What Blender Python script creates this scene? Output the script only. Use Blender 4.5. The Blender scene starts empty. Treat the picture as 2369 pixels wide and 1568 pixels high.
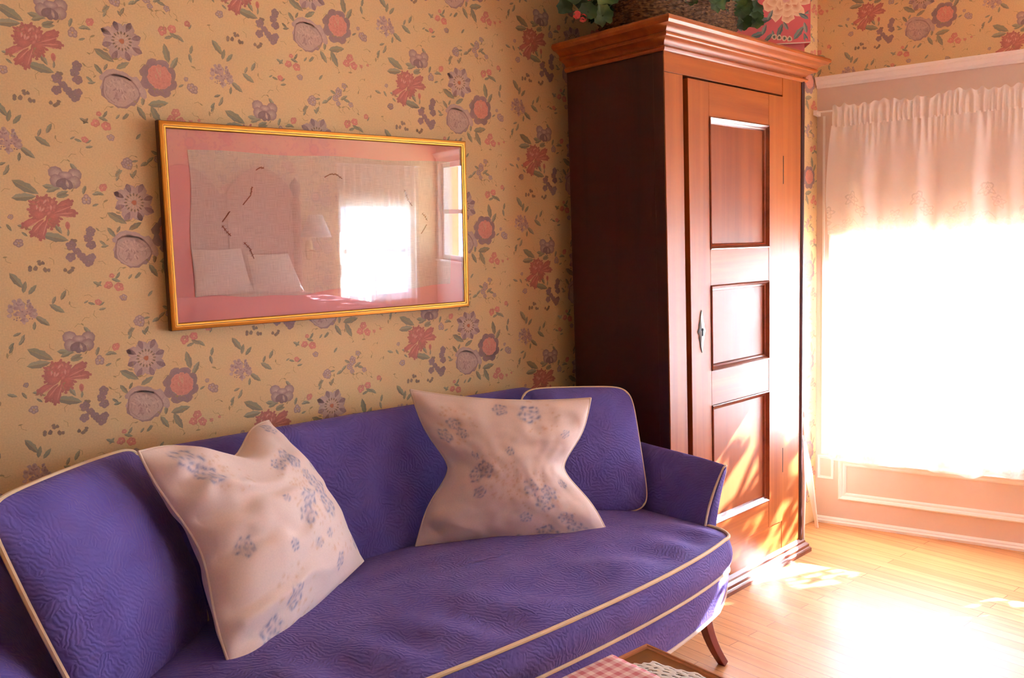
import bpy, bmesh, math, random
import numpy as np
from mathutils import Vector, Matrix, noise
random.seed(11)
scene = bpy.context.scene
COL = scene.collection
PI = math.pi

# ------------------------------------------------------------------ camera
cd = bpy.data.cameras.new('camera'); cam = bpy.data.objects.new('camera', cd); COL.objects.link(cam)
cd.sensor_width = 36.0; cd.lens = 1971.234 * 36.0 / 2369.0; cd.clip_start = 0.05; cd.clip_end = 200
_yaw, _pit, _rol = 0.688672, 0.103340, -0.032545
_f = Vector((math.sin(_yaw)*math.cos(_pit), math.cos(_yaw)*math.cos(_pit), -math.sin(_pit)))
_r = Vector((math.cos(_yaw), -math.sin(_yaw), 0)); _u = _r.cross(_f)
_r2 = _r*math.cos(_rol) + _u*math.sin(_rol); _u2 = -_r*math.sin(_rol) + _u*math.cos(_rol)
_m = Matrix((_r2, _u2, -_f)).transposed().to_4x4(); _m.translation = Vector((0, -2.6559, 1.45))
cam.matrix_world = _m
scene.camera = cam

# ------------------------------------------------------------------ world, sun, exposure
scene.view_settings.view_transform = 'Standard'; scene.view_settings.look = 'None'
scene.view_settings.gamma = 1.0; scene.view_settings.use_curve_mapping = False
scene.view_settings.exposure = 0.64
SKY = 17.0; SUN = 150.0
SUN_DIR = Vector((-1.0, 0.36, -0.58))
w = bpy.data.worlds.new('world'); scene.world = w; w.use_nodes = True
bg = w.node_tree.nodes['Background']; bg.inputs[0].default_value = (0.63, 0.93, 1.42, 1); bg.inputs[1].default_value = SKY
sl = bpy.data.lights.new('sun', 'SUN'); sun = bpy.data.objects.new('sun', sl); COL.objects.link(sun)
sl.energy = SUN; sl.angle = math.radians(0.45); sl.color = (0.88, 0.97, 1.12)
sun.rotation_euler = SUN_DIR.to_track_quat('-Z', 'Y').to_euler()
scene.cycles.max_bounces = 10; scene.cycles.diffuse_bounces = 6; scene.cycles.glossy_bounces = 5
scene.cycles.transparent_max_bounces = 16; scene.cycles.transmission_bounces = 6
scene.cycles.sample_clamp_indirect = 12.0; scene.cycles.caustics_reflective = False

# ------------------------------------------------------------------ helpers
def S(r, g, b):
    f = lambda c: (c/255/12.92) if c <= 10.3 else (((c/255)+0.055)/1.055)**2.4
    return (f(r), f(g), f(b), 1.0)

class MB:
    """collects geometry for ONE mesh"""
    def __init__(s): s.v = []; s.f = []; s.m = []
    def add(s, vs, fs, mi=0):
        o = len(s.v); s.v.extend([tuple(v) for v in vs]); s.f.extend([tuple(i+o for i in f) for f in fs]); s.m.extend([mi]*len(fs)); return s
    def box(s, x0, x1, y0, y1, z0, z1, mi=0):
        vs = [(x0,y0,z0),(x1,y0,z0),(x1,y1,z0),(x0,y1,z0),(x0,y0,z1),(x1,y0,z1),(x1,y1,z1),(x0,y1,z1)]
        return s.add(vs, [(0,3,2,1),(4,5,6,7),(0,1,5,4),(1,2,6,5),(2,3,7,6),(3,0,4,7)], mi)
    def prism(s, poly, z0, z1, mi=0):
        n = len(poly); vs = [(p[0],p[1],z0) for p in poly]+[(p[0],p[1],z1) for p in poly]
        fs = [tuple(range(n-1,-1,-1)), tuple(range(n,2*n))]+[(i,(i+1)%n,(i+1)%n+n,i+n) for i in range(n)]
        return s.add(vs, fs, mi)
    def grid(s, pts, closed_u=False, mi=0):
        """pts[row][col]"""
        R = len(pts); Cn = len(pts[0]); vs = [p for row in pts for p in row]; fs = []
        for i in range(R-1):
            for j in range(Cn if closed_u else Cn-1):
                k = (j+1) % Cn
                fs.append((i*Cn+j, i*Cn+k, (i+1)*Cn+k, (i+1)*Cn+j))
        return s.add(vs, fs, mi)
    def cap(s, ring, mi=0, flip=False):
        n = len(ring); return s.add(ring, [tuple(range(n))[::-1] if flip else tuple(range(n))], mi)
    def tube(s, path, r, n=8, closed=False, mi=0, caps=True, sq=None):
        P = [Vector(p) for p in path]; N = len(P); rr = r if hasattr(r, '__len__') else [r]*N
        rings = []; prev = None
        for i in range(N):
            a = P[i-1] if (i > 0 or closed) else P[i]; b = P[(i+1) % N] if (i < N-1 or closed) else P[i]
            t = (b-a).normalized()
            if prev is None:
                up = Vector((0,0,1)) if abs(t.z) < .9 else Vector((1,0,0)); x = t.cross(up).normalized()
            else: x = (prev - t*prev.dot(t)).normalized()
            prev = x; y = t.cross(x)
            q = []
            for k in range(n):
                an = 2*PI*(k+.5)/n; ca, sa = math.cos(an), math.sin(an)
                if sq: m_ = max(abs(ca), abs(sa)); ca, sa = ca/m_*sq[0], sa/m_*sq[1]
                q.append(P[i] + (x*ca + y*sa)*rr[i])
            rings.append(q)
        if closed: rings.append(rings[0])
        s.grid(rings, True, mi)
        if caps and not closed: s.cap(rings[0], mi, True); s.cap(rings[-1], mi)
        return s
    def lathe(s, prof, cx=0, cy=0, n=32, sx=1, sy=1, mi=0):
        return s.grid([[(cx+r*sx*math.cos(2*PI*k/n), cy+r*sy*math.sin(2*PI*k/n), z) for k in range(n)] for r, z in prof], True, mi)
    def sweep(s, path, prof, closed=False, mi=0):
        """plan path [(x,y)], profile [(out, z)] ; outward = right-hand side of the path, mitred corners"""
        N = len(path); P = [Vector((p[0], p[1])) for p in path]; rows = []
        for i in range(N):
            d1 = (P[i]-P[i-1]).normalized() if (i > 0 or closed) else None
            d2 = (P[(i+1)%N]-P[i]).normalized() if (i < N-1 or closed) else None
            d1 = d1 or d2; d2 = d2 or d1
            n1 = Vector((d1.y, -d1.x)); n2 = Vector((d2.y, -d2.x)); m_ = (n1+n2); m_ = m_/max(.2, m_.dot(n1))
            rows.append([(P[i].x+m_.x*o, P[i].y+m_.y*o, z) for o, z in prof])
        if closed: rows.append(rows[0])
        s.grid(rows, False, mi)
        if not closed: s.cap(rows[0], mi); s.cap(rows[-1], mi, True)
        return s
    def xf(s, fn): s.v = [tuple(fn(*p)) for p in s.v]; return s
    def build(s, name, mats, parent=None, smooth=True, bevel=0, loc=None, rot=None, weld=True, cols=None, subsurf=0, world=False, auto=35, recalc=True):
        me = bpy.data.meshes.new(name)
        vs = s.v
        if world and parent is not None:
            inv = parent.matrix_basis.inverted(); vs = [tuple(inv @ Vector(p)) for p in vs]
        me.from_pydata(vs, [], s.f)
        mats = mats if isinstance(mats, (list, tuple)) else [mats]
        for m_ in mats: me.materials.append(m_)
        me.polygons.foreach_set('material_index', s.m)
        if cols is not None:
            ca = me.color_attributes.new('Col', 'FLOAT_COLOR', 'POINT'); ca.data.foreach_set('color', np.asarray(cols, np.float32).ravel())
        if recalc or weld:
            bm = bmesh.new(); bm.from_mesh(me)
            if weld and cols is None: bmesh.ops.remove_doubles(bm, verts=bm.verts, dist=1e-5)
            if recalc: bmesh.ops.recalc_face_normals(bm, faces=bm.faces)
            bm.to_mesh(me); bm.free()
        if smooth:
            me.polygons.foreach_set('use_smooth', [True]*len(me.polygons))
            if auto: me.set_sharp_from_angle(angle=math.radians(auto))
        o = bpy.data.objects.new(name, me); COL.objects.link(o)
        if parent is not None: o.parent = parent
        if loc is not None: o.location = loc
        if rot is not None: o.rotation_euler = rot
        if bevel:
            b = o.modifiers.new('bevel', 'BEVEL'); b.width = bevel; b.segments = 2; b.limit_method = 'ANGLE'; b.angle_limit = math.radians(40); b.harden_normals = False
        if subsurf:
            b = o.modifiers.new('sub', 'SUBSURF'); b.levels = subsurf; b.render_levels = subsurf
        return o

def tag(o, label, cat, group=None, kind=None):
    o['label'] = label; o['category'] = cat
    if group: o['group'] = group
    if kind: o['kind'] = kind
    return o
def thing(name, label, cat, loc=(0,0,0), rot=(0,0,0), group=None):
    o = bpy.data.objects.new(name, None); COL.objects.link(o); o.location = loc; o.rotation_euler = rot
    o.empty_display_size = .1
    o.matrix_basis = Matrix.Translation(loc) @ Matrix.Rotation(rot[2], 4, 'Z') @ Matrix.Rotation(rot[1], 4, 'Y') @ Matrix.Rotation(rot[0], 4, 'X')
    return tag(o, label, cat, group)
def struct(o): o['kind'] = 'structure'; return o
def lerp(a, b, t): return a+(b-a)*t
def sstep(t): t = max(0., min(1., t)); return t*t*(3-2*t)

# ------------------------------------------------------------------ materials
def mat(name, color=(.8,.8,.8,1), rough=.6, **kw):
    m = bpy.data.materials.new(name); m.use_nodes = True; b = m.node_tree.nodes['Principled BSDF']
    b.inputs['Base Color'].default_value = color; b.inputs['Roughness'].default_value = rough
    for k, v in kw.items(): b.inputs[k].default_value = v
    m.diffuse_color = color
    return m
def nodes(m): return m.node_tree, m.node_tree.nodes, m.node_tree.links, m.node_tree.nodes['Principled BSDF']
def N(nt, t, **kw):
    n = nt.nodes.new(t)
    for k, v in kw.items():
        if k.startswith('i_'): n.inputs[int(k[2:])].default_value = v
        else: setattr(n, k, v)
    return n
def ramp(nt, stops):
    n = nt.nodes.new('ShaderNodeValToRGB'); e = n.color_ramp.elements
    while len(e) < len(stops): e.new(.5)
    for i, (p, c) in enumerate(stops): e[i].position = p; e[i].color = c
    return n
def coords(nt, kind='Object', scale=(1,1,1), rot=(0,0,0)):
    tc = nt.nodes.new('ShaderNodeTexCoord'); mp = nt.nodes.new('ShaderNodeMapping'); mp.inputs['Scale'].default_value = scale; mp.inputs['Rotation'].default_value = rot
    nt.links.new(tc.outputs[kind], mp.inputs[0]); return mp.outputs[0]
def bump(nt, src, strength=.3, dist=.002):
    b = nt.nodes.new('ShaderNodeBump'); b.inputs['Strength'].default_value = strength; b.inputs['Distance'].default_value = dist
    nt.links.new(src, b.inputs['Height']); return b.outputs[0]

def wood(name, c1, c2, rough=.3, axis=2, scale=9., coat=.3, c3=None, knot=0.0):
    m = mat(name, c1, rough); nt, nn, ll, b = nodes(m)
    sc = [scale*3]*3; sc[axis] = scale*.12
    v = coords(nt, 'Object', sc)
    n1 = N(nt, 'ShaderNodeTexNoise'); n1.inputs['Scale'].default_value = 1.0; n1.inputs['Detail'].default_value = 8; n1.inputs['Roughness'].default_value = .62; n1.inputs['Distortion'].default_value = .4
    ll.new(v, n1.inputs['Vector'])
    sc2 = [scale*.35]*3; sc2[axis] = scale*.08
    n2 = N(nt, 'ShaderNodeTexNoise'); n2.inputs['Scale'].default_value = 1.0; n2.inputs['Detail'].default_value = 3; ll.new(coords(nt, 'Object', sc2), n2.inputs['Vector'])
    mx = N(nt, 'ShaderNodeMix', data_type='FLOAT'); mx.inputs[0].default_value = .45; ll.new(n1.outputs[0], mx.inputs[2]); ll.new(n2.outputs[0], mx.inputs[3])
    r = ramp(nt, [(.30, c2), (.52, c1), (.72, c3 or c1)]); ll.new(mx.outputs[0], r.inputs[0]); ll.new(r.outputs[0], b.inputs['Base Color'])
    ll.new(bump(nt, n1.outputs[0], .12, .001), b.inputs['Normal'])
    b.inputs['Specular IOR Level'].default_value = .38; b.inputs['Coat Weight'].default_value = coat; b.inputs['Coat Roughness'].default_value = .27
    return m

def vcol(name, rough=.8, tint=None, nscale=0, nstr=0, sheen=0):
    m = mat(name, rough=rough); nt, nn, ll, b = nodes(m)
    a = N(nt, 'ShaderNodeVertexColor'); a.layer_name = 'Col'; src = a.outputs[0]
    if nscale:
        n1 = N(nt, 'ShaderNodeTexNoise'); n1.inputs['Scale'].default_value = nscale; n1.inputs['Detail'].default_value = 4; ll.new(coords(nt, 'Object'), n1.inputs['Vector'])
        mm = N(nt, 'ShaderNodeMix', data_type='RGBA', blend_type='MULTIPLY'); mm.inputs[0].default_value = 1.0
        r = ramp(nt, [(.3, (1-nstr,)*3+(1,)), (.7, (1+nstr*.3,)*3+(1,))]); ll.new(n1.outputs[0], r.inputs[0]); ll.new(src, mm.inputs[6]); ll.new(r.outputs[0], mm.inputs[7]); src = mm.outputs[2]
    ll.new(src, b.inputs['Base Color']); b.inputs['Sheen Weight'].default_value = sheen
    return m

M = {}
M['paper'] = vcol('wallpaper', .75, nscale=220, nstr=.10); M['paper'].node_tree.nodes['Principled BSDF'].inputs['Specular IOR Level'].default_value = .25
M['cream'] = mat('cream_paint', S(232,212,198), .45)
M['white'] = mat('white_paint', S(252,248,244), .35)
M['ceil'] = mat('ceiling_paint', S(238,228,214), .8)
M['wood'] = wood('orange_wood', S(162,88,34), S(128,60,22), .42, 2, 7, .22, S(178,104,44))
M['woodh'] = wood('orange_wood_rail', S(166,90,34), S(132,62,22), .42, 0, 7, .22, S(182,106,44))
M['wooddark'] = wood('dark_shade_and_stain_wood', S(64,22,15), S(44,14,10), .5, 2, 8, .1)  # side panels' shade is put into this colour; corner bead is stained dark
M['panelw'] = wood('panel_wood', S(146,74,32), S(116,52,22), .42, 2, 6, .22, S(158,84,38))
M['leg'] = wood('mahogany_leg', S(120,34,20), S(84,22,14), .3, 2, 8, .4)
M['tablew'] = wood('table_wood', S(140,90,38), S(112,68,26), .32, 0, 6, .35)
M['iron'] = mat('old_steel', S(110,108,104), .45, Metallic=.85)
M['black'] = mat('keyhole_black', (.004,.004,.004,1), .8)
M['gold'] = mat('gilt', S(205,140,52), .32, Metallic=.75)
M['golddark'] = mat('frame_dark_brown', S(84,46,18), .5)  # dark brown of the frame's groove and outer sides
M['pinkmat'] = mat('pink_mat', S(238,158,152), .9)
M['brass'] = mat('brass', S(200,160,96), .3, Metallic=.8)
M['shade'] = mat('lamp_shade_cloth', S(252,248,240), .8)
M['pinkbed'] = mat('pink_bedspread', S(214,120,124), .9, **{'Sheen Weight': .2})
M['pillowcase'] = mat('white_pillowcase', S(240,226,214), .85)
M['pipe'] = mat('cream_piping', S(224,200,160), .7)
M['gpipe'] = mat('pale_piping', S(226,206,186), .75)
M['soil'] = mat('soil', S(40,28,20), .95)
M['leaf'] = mat('leaf_green', S(38,72,34), .45); M['petal'] = mat('coral_petal', S(230,100,96), .6)
M['standw'] = mat('stand_white', S(242,232,224), .4); M['tan'] = mat('tan_wood', S(206,128,84), .5)
M['grass'] = mat('pale_ground', S(190,186,170), .9)

def leaf_mat():
    m = M['leaf']; nt, nn, ll, b = nodes(m)
    n1 = N(nt, 'ShaderNodeTexNoise'); n1.inputs['Scale'].default_value = 14; ll.new(coords(nt), n1.inputs['Vector'])
    r = ramp(nt, [(.3, S(26,54,26)), (.55, S(48,88,42)), (.75, S(92,120,58))]); ll.new(n1.outputs[0], r.inputs[0]); ll.new(r.outputs[0], b.inputs['Base Color'])
leaf_mat()

def fabric():
    m = mat('violet_matelasse', S(84,72,150), .8); nt, nn, ll, b = nodes(m)
    v = coords(nt, 'Object')
    vo = N(nt, 'ShaderNodeTexVoronoi', feature='F1'); vo.inputs['Scale'].default_value = 19
    wn = N(nt, 'ShaderNodeTexNoise'); wn.inputs['Scale'].default_value = 30; ll.new(v, wn.inputs['Vector'])
    wm = N(nt, 'ShaderNodeVectorMath', operation='MULTIPLY_ADD'); wm.inputs[1].default_value = (.05,.05,.05); ll.new(wn.outputs['Color'], wm.inputs[0]); ll.new(v, wm.inputs[2]); ll.new(wm.outputs[0], vo.inputs['Vector'])
    sb = N(nt, 'ShaderNodeVectorMath', operation='SUBTRACT'); sb.inputs[1].default_value = (.5,.5,.5); ll.new(vo.outputs['Color'], sb.inputs[0])
    vr = N(nt, 'ShaderNodeVectorRotate', rotation_type='AXIS_ANGLE'); ll.new(v, vr.inputs['Vector']); ll.new(sb.outputs[0], vr.inputs['Axis'])
    am = N(nt, 'ShaderNodeMath', operation='MULTIPLY'); am.inputs[1].default_value = 1.6; sc_ = N(nt, 'ShaderNodeSeparateColor'); ll.new(vo.outputs['Color'], sc_.inputs[0]); ll.new(sc_.outputs[0], am.inputs[0]); ll.new(am.outputs[0], vr.inputs['Angle'])
    wv = N(nt, 'ShaderNodeTexWave', wave_type='BANDS', bands_direction='DIAGONAL'); wv.inputs['Scale'].default_value = 36; wv.inputs['Distortion'].default_value = 5; wv.inputs['Detail'].default_value = 1.0; wv.inputs['Detail Scale'].default_value = 1.5; ll.new(vr.outputs[0], wv.inputs['Vector'])
    n2 = N(nt, 'ShaderNodeTexNoise'); n2.inputs['Scale'].default_value = 420; n2.inputs['Detail'].default_value = 2; ll.new(v, n2.inputs['Vector'])
    n3 = N(nt, 'ShaderNodeTexNoise'); n3.inputs['Scale'].default_value = 9; n3.inputs['Detail'].default_value = 5; ll.new(v, n3.inputs['Vector'])
    ad = N(nt, 'ShaderNodeMath', operation='MULTIPLY_ADD'); ad.inputs[1].default_value = .25; ll.new(n2.outputs[0], ad.inputs[0]); ll.new(wv.outputs['Fac'], ad.inputs[2])
    ll.new(bump(nt, ad.outputs[0], .55, .0018), b.inputs['Normal'])
    r = ramp(nt, [(.3, S(90,78,150)), (.7, S(104,92,164))]); ll.new(n3.outputs[0], r.inputs[0]); ll.new(r.outputs[0], b.inputs['Base Color'])
    b.inputs['Sheen Weight'].default_value = .28; b.inputs['Sheen Roughness'].default_value = .4; b.inputs['Sheen Tint'].default_value = S(216,170,190)
    b.inputs['Specular IOR Level'].default_value = .25
    return m
M['fabric'] = fabric()

def floor_mat():
    m = mat('pine_boards', S(214,140,74), .2); nt, nn, ll, b = nodes(m)
    v = coords(nt, 'Object', (1,1,1), (0,0,PI/2))
    br = N(nt, 'ShaderNodeTexBrick'); br.offset = .37; br.inputs['Scale'].default_value = 1.0; br.inputs['Mortar Size'].default_value = .0011; br.inputs['Mortar Smooth'].default_value = .2
    br.inputs['Brick Width'].default_value = 1.35; br.inputs['Row Height'].default_value = .0585; br.inputs['Bias'].default_value = 0
    br.inputs['Color1'].default_value = S(207,144,92); br.inputs['Color2'].default_value = S(220,164,112); br.inputs['Mortar'].default_value = S(128,70,30)
    ll.new(v, br.inputs['Vector'])
    g = N(nt, 'ShaderNodeTexNoise'); g.inputs['Scale'].default_value = 1; g.inputs['Detail'].default_value = 7; ll.new(coords(nt, 'Object', (60,1.6,1)), g.inputs['Vector'])
    r = ramp(nt, [(.3, (.82,.78,.72,1)), (.7, (1.06,1.05,1.03,1))]); ll.new(g.outputs[0], r.inputs[0])
    mx = N(nt, 'ShaderNodeMix', data_type='RGBA', blend_type='MULTIPLY'); mx.inputs[0].default_value = 1; ll.new(br.outputs[0], mx.inputs[6]); ll.new(r.outputs[0], mx.inputs[7]); ll.new(mx.outputs[2], b.inputs['Base Color'])
    n2 = N(nt, 'ShaderNodeTexNoise'); n2.inputs['Scale'].default_value = 7; n2.inputs['Detail'].default_value = 3; ll.new(coords(nt), n2.inputs['Vector'])
    rr = N(nt, 'ShaderNodeMapRange'); rr.inputs[3].default_value = .34; rr.inputs[4].default_value = .46; ll.new(n2.outputs[0], rr.inputs[0]); ll.new(rr.outputs[0], b.inputs['Roughness'])
    ll.new(bump(nt, br.outputs['Fac'], -.25, .001), b.inputs['Normal'])
    b.inputs['Coat Weight'].default_value = .08; b.inputs['Coat Roughness'].default_value = .2; b.inputs['Specular IOR Level'].default_value = .22
    return m
M['floor'] = floor_mat()

def sheer(name, transp, transl, col, attr=None, lace_t=0.1):
    m = bpy.data.materials.new(name); m.use_nodes = True; nt = m.node_tree; nt.nodes.clear(); ll = nt.links
    out = N(nt, 'ShaderNodeOutputMaterial'); tr = N(nt, 'ShaderNodeBsdfTransparent'); tl = N(nt, 'ShaderNodeBsdfTranslucent'); df = N(nt, 'ShaderNodeBsdfDiffuse')
    tl.inputs[0].default_value = col; df.inputs[0].default_value = col
    a = N(nt, 'ShaderNodeMixShader'); a.inputs[0].default_value = transl; ll.new(df.outputs[0], a.inputs[1]); ll.new(tl.outputs[0], a.inputs[2])
    c = N(nt, 'ShaderNodeMixShader'); c.inputs[0].default_value = transp; ll.new(a.outputs[0], c.inputs[1]); ll.new(tr.outputs[0], c.inputs[2])
    if attr:
        at = N(nt, 'ShaderNodeVertexColor'); at.layer_name = 'Col'
        mr = N(nt, 'ShaderNodeMapRange'); mr.inputs[3].default_value = transp; mr.inputs[4].default_value = lace_t
        sp = N(nt, 'ShaderNodeSeparateColor'); ll.new(at.outputs[0], sp.inputs[0]); ll.new(sp.outputs[0], mr.inputs[0]); ll.new(mr.outputs[0], c.inputs[0])
    ll.new(c.outputs[0], out.inputs[0]); m.diffuse_color = col
    return m
M['sheer'] = sheer('sheer_curtain', .40, .7, S(250,244,238))
M['valance'] = sheer('lace_valance', .03, .22, S(255,252,250), 'Col', .26)
M['lace'] = sheer('lace', .06, .3, S(226,224,214))

def glass(name, boost=1.0, ior=1.5):
    m = bpy.data.materials.new(name); m.use_nodes = True; nt = m.node_tree; nt.nodes.clear(); ll = nt.links
    out = N(nt, 'ShaderNodeOutputMaterial'); tr = N(nt, 'ShaderNodeBsdfTransparent'); gl = N(nt, 'ShaderNodeBsdfGlossy'); gl.inputs['Roughness'].default_value = 0
    fr = N(nt, 'ShaderNodeFresnel'); fr.inputs[0].default_value = ior; mu = N(nt, 'ShaderNodeMath', operation='MULTIPLY', use_clamp=True); mu.inputs[1].default_value = boost
    ge = N(nt, 'ShaderNodeNewGeometry'); mm = N(nt, 'ShaderNodeMath', operation='MULTIPLY_ADD'); mm.inputs[1].default_value = 1/ior-ior; mm.inputs[2].default_value = ior; ll.new(ge.outputs['Backfacing'], mm.inputs[0]); ll.new(mm.outputs[0], fr.inputs[0])
    mx = N(nt, 'ShaderNodeMixShader'); ll.new(fr.outputs[0], mu.inputs[0]); ll.new(mu.outputs[0], mx.inputs[0]); ll.new(tr.outputs[0], mx.inputs[1]); ll.new(gl.outputs[0], mx.inputs[2]); ll.new(mx.outputs[0], out.inputs[0])
    return m
M['wglass'] = glass('window_glass', 1.0); M['pglass'] = glass('picture_glass', 1.9, 1.5)

def linen():
    m = mat('linen', S(226,198,182), .95); nt, nn, ll, b = nodes(m); v = coords(nt)
    n1 = N(nt, 'ShaderNodeTexNoise'); n1.inputs['Scale'].default_value = 1; n1.inputs['Detail'].default_value = 2; ll.new(coords(nt, 'Object', (900,1,25)), n1.inputs['Vector'])
    n2 = N(nt, 'ShaderNodeTexNoise'); n2.inputs['Scale'].default_value = 1; n2.inputs['Detail'].default_value = 2; ll.new(coords(nt, 'Object', (25,1,900)), n2.inputs['Vector'])
    ad = N(nt, 'ShaderNodeMath', operation='ADD'); ll.new(n1.outputs[0], ad.inputs[0]); ll.new(n2.outputs[0], ad.inputs[1])
    r = ramp(nt, [(.35, S(198,166,152)), (.6, S(226,198,182))]); 
    mh = N(nt, 'ShaderNodeMath', operation='MULTIPLY'); mh.inputs[1].default_value = .5; ll.new(ad.outputs[0], mh.inputs[0]); ll.new(mh.outputs[0], r.inputs[0]); ll.new(r.outputs[0], b.inputs['Base Color'])
    return m
M['linen'] = linen(); M['stitch'] = mat('brown_thread', S(150,86,56), .9)

def gingham():
    m = mat('gingham', rough=.9); nt, nn, ll, b = nodes(m)
    tc = N(nt, 'ShaderNodeTexCoord'); sp = N(nt, 'ShaderNodeSeparateXYZ'); ll.new(tc.outputs['Object'], sp.inputs[0]); st = []
    for i in (0, 1):
        d = N(nt, 'ShaderNodeMath', operation='MULTIPLY'); d.inputs[1].default_value = 1/.030; ll.new(sp.outputs[i], d.inputs[0])
        fr = N(nt, 'ShaderNodeMath', operation='FRACT'); ll.new(d.outputs[0], fr.inputs[0])
        lt = N(nt, 'ShaderNodeMath', operation='LESS_THAN'); lt.inputs[1].default_value = .5; ll.new(fr.outputs[0], lt.inputs[0]); st.append(lt.outputs[0])
    ad = N(nt, 'ShaderNodeMath', operation='ADD'); ll.new(st[0], ad.inputs[0]); ll.new(st[1], ad.inputs[1])
    hf = N(nt, 'ShaderNodeMath', operation='MULTIPLY'); hf.inputs[1].default_value = .5; ll.new(ad.outputs[0], hf.inputs[0])
    r = ramp(nt, [(0, S(236,208,196)), (.5, S(220,166,160)), (1, S(202,116,118))]); ll.new(hf.outputs[0], r.inputs[0]); ll.new(r.outputs[0], b.inputs['Base Color'])
    return m
M['gingham'] = gingham()
def wicker():
    m = mat('wicker', S(112,82,52), .7); nt, nn, ll, b = nodes(m)
    n1 = N(nt, 'ShaderNodeTexNoise'); n1.inputs['Scale'].default_value = 60; n1.inputs['Detail'].default_value = 3; ll.new(coords(nt, 'Object', (1,1,3)), n1.inputs['Vector'])
    r = ramp(nt, [(.35, S(70,46,28)), (.65, S(150,114,74))]); ll.new(n1.outputs[0], r.inputs[0]); ll.new(r.outputs[0], b.inputs['Base Color']); return m
M['wicker'] = wicker()
M['print'] = vcol('printed_linen', .9, nscale=260, nstr=.06, sheen=.1)
M['chintz'] = vcol('pink_chintz', .7)

# ------------------------------------------------------------------ flower decoration (flat printed shapes)
class Deco:
    """printed motifs as triangle fans in a (u,v) plane; every layer sits a hair higher"""
    def __init__(s): s.v = []; s.t = []; s.c = []; s.h = 0
    def fan(s, cx, cy, pts, cc, rc):
        o = len(s.v); s.h += 1; h = s.h
        s.v.append((cx, cy, h)); s.c.append(cc)
        for p in pts: s.v.append((p[0], p[1], h)); s.c.append(rc)
        n = len(pts)
        for i in range(n): s.t.append((o, o+1+i, o+1+(i+1) % n))
    def blob(s, cx, cy, rx, ry, rot, cc, rc, n=11, wob=.12, rnd=random):
        ph = rnd.random()*6; ca, sa = math.cos(rot), math.sin(rot); pts = []
        for k in range(n):
            a = 2*PI*k/n; q = 1+wob*math.sin(3*a+ph)+wob*.6*math.sin(5*a+ph*2)
            x, y = rx*q*math.cos(a), ry*q*math.sin(a); pts.append((cx+x*ca-y*sa, cy+x*sa+y*ca))
        s.fan(cx, cy, pts, cc, rc)
    def petal(s, cx, cy, L, W, rot, cc, rc, tip=.5):
        ca, sa = math.cos(rot), math.sin(rot); prof = [(0,0),(.25,.32),(.55,.5),(.82,.42),(1,.0+tip*.3),(1,-tip*.3),(.82,-.42),(.55,-.5),(.25,-.32)]
        pts = [(cx+L*x*ca-W*y*sa, cy+L*x*sa+W*y*ca) for x, y in prof]; s.fan(cx+L*.5*ca, cy+L*.5*sa, pts, cc, rc)
    def leaf(s, cx, cy, L, rot, c1, c2):
        ca, sa = math.cos(rot), math.sin(rot); W = L*.42; x0, y0 = cx-L/2*ca, cy-L/2*sa
        T = lambda x, y: (x0+L*x*ca-W*y*sa, y0+L*x*sa+W*y*ca)
        up = [T(0,0),T(.2,.34),T(.34,.40),(T(.4,.36)),T(.58,.46),T(.64,.36),T(.82,.26),T(1,0),T(.5,.02)]
        dn = [T(0,0),T(.5,-.02),T(1,0),T(.8,-.26),T(.62,-.34),T(.56,-.44),T(.36,-.36),T(.2,-.32)]
        s.fan(*T(.5,.2), up, c1, c1); s.fan(*T(.5,-.2), dn, c2, tuple(x*.9 for x in c2))
    def stem(s, p, w, c):
        for a, b in zip(p[:-1], p[1:]):
            dx, dy = b[0]-a[0], b[1]-a[1]; l = math.hypot(dx, dy) or 1; nx, ny = -dy/l*w, dx/l*w
            s.fan((a[0]+b[0])/2, (a[1]+b[1])/2, [(a[0]+nx,a[1]+ny),(a[0]-nx,a[1]-ny),(b[0]-nx,b[1]-ny),(b[0]+nx,b[1]+ny)], c, c)

R3 = lambda r, g, b: S(r, g, b)[:3]
LIL, LILD, LILL = R3(186,160,168), R3(138,112,134), R3(208,186,182)
PUR, PURD = R3(120,96,132), R3(90,74,112)
PNK, PNKL, PNKD = R3(212,104,114), R3(232,146,140), R3(178,70,98)
LF1, LF2, LF3 = R3(122,142,124), R3(96,122,116), R3(142,156,138)
def jit(c, rnd, a=.10): k = 1+rnd.uniform(-a, a); return tuple(min(1, x*k) for x in c)

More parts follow.
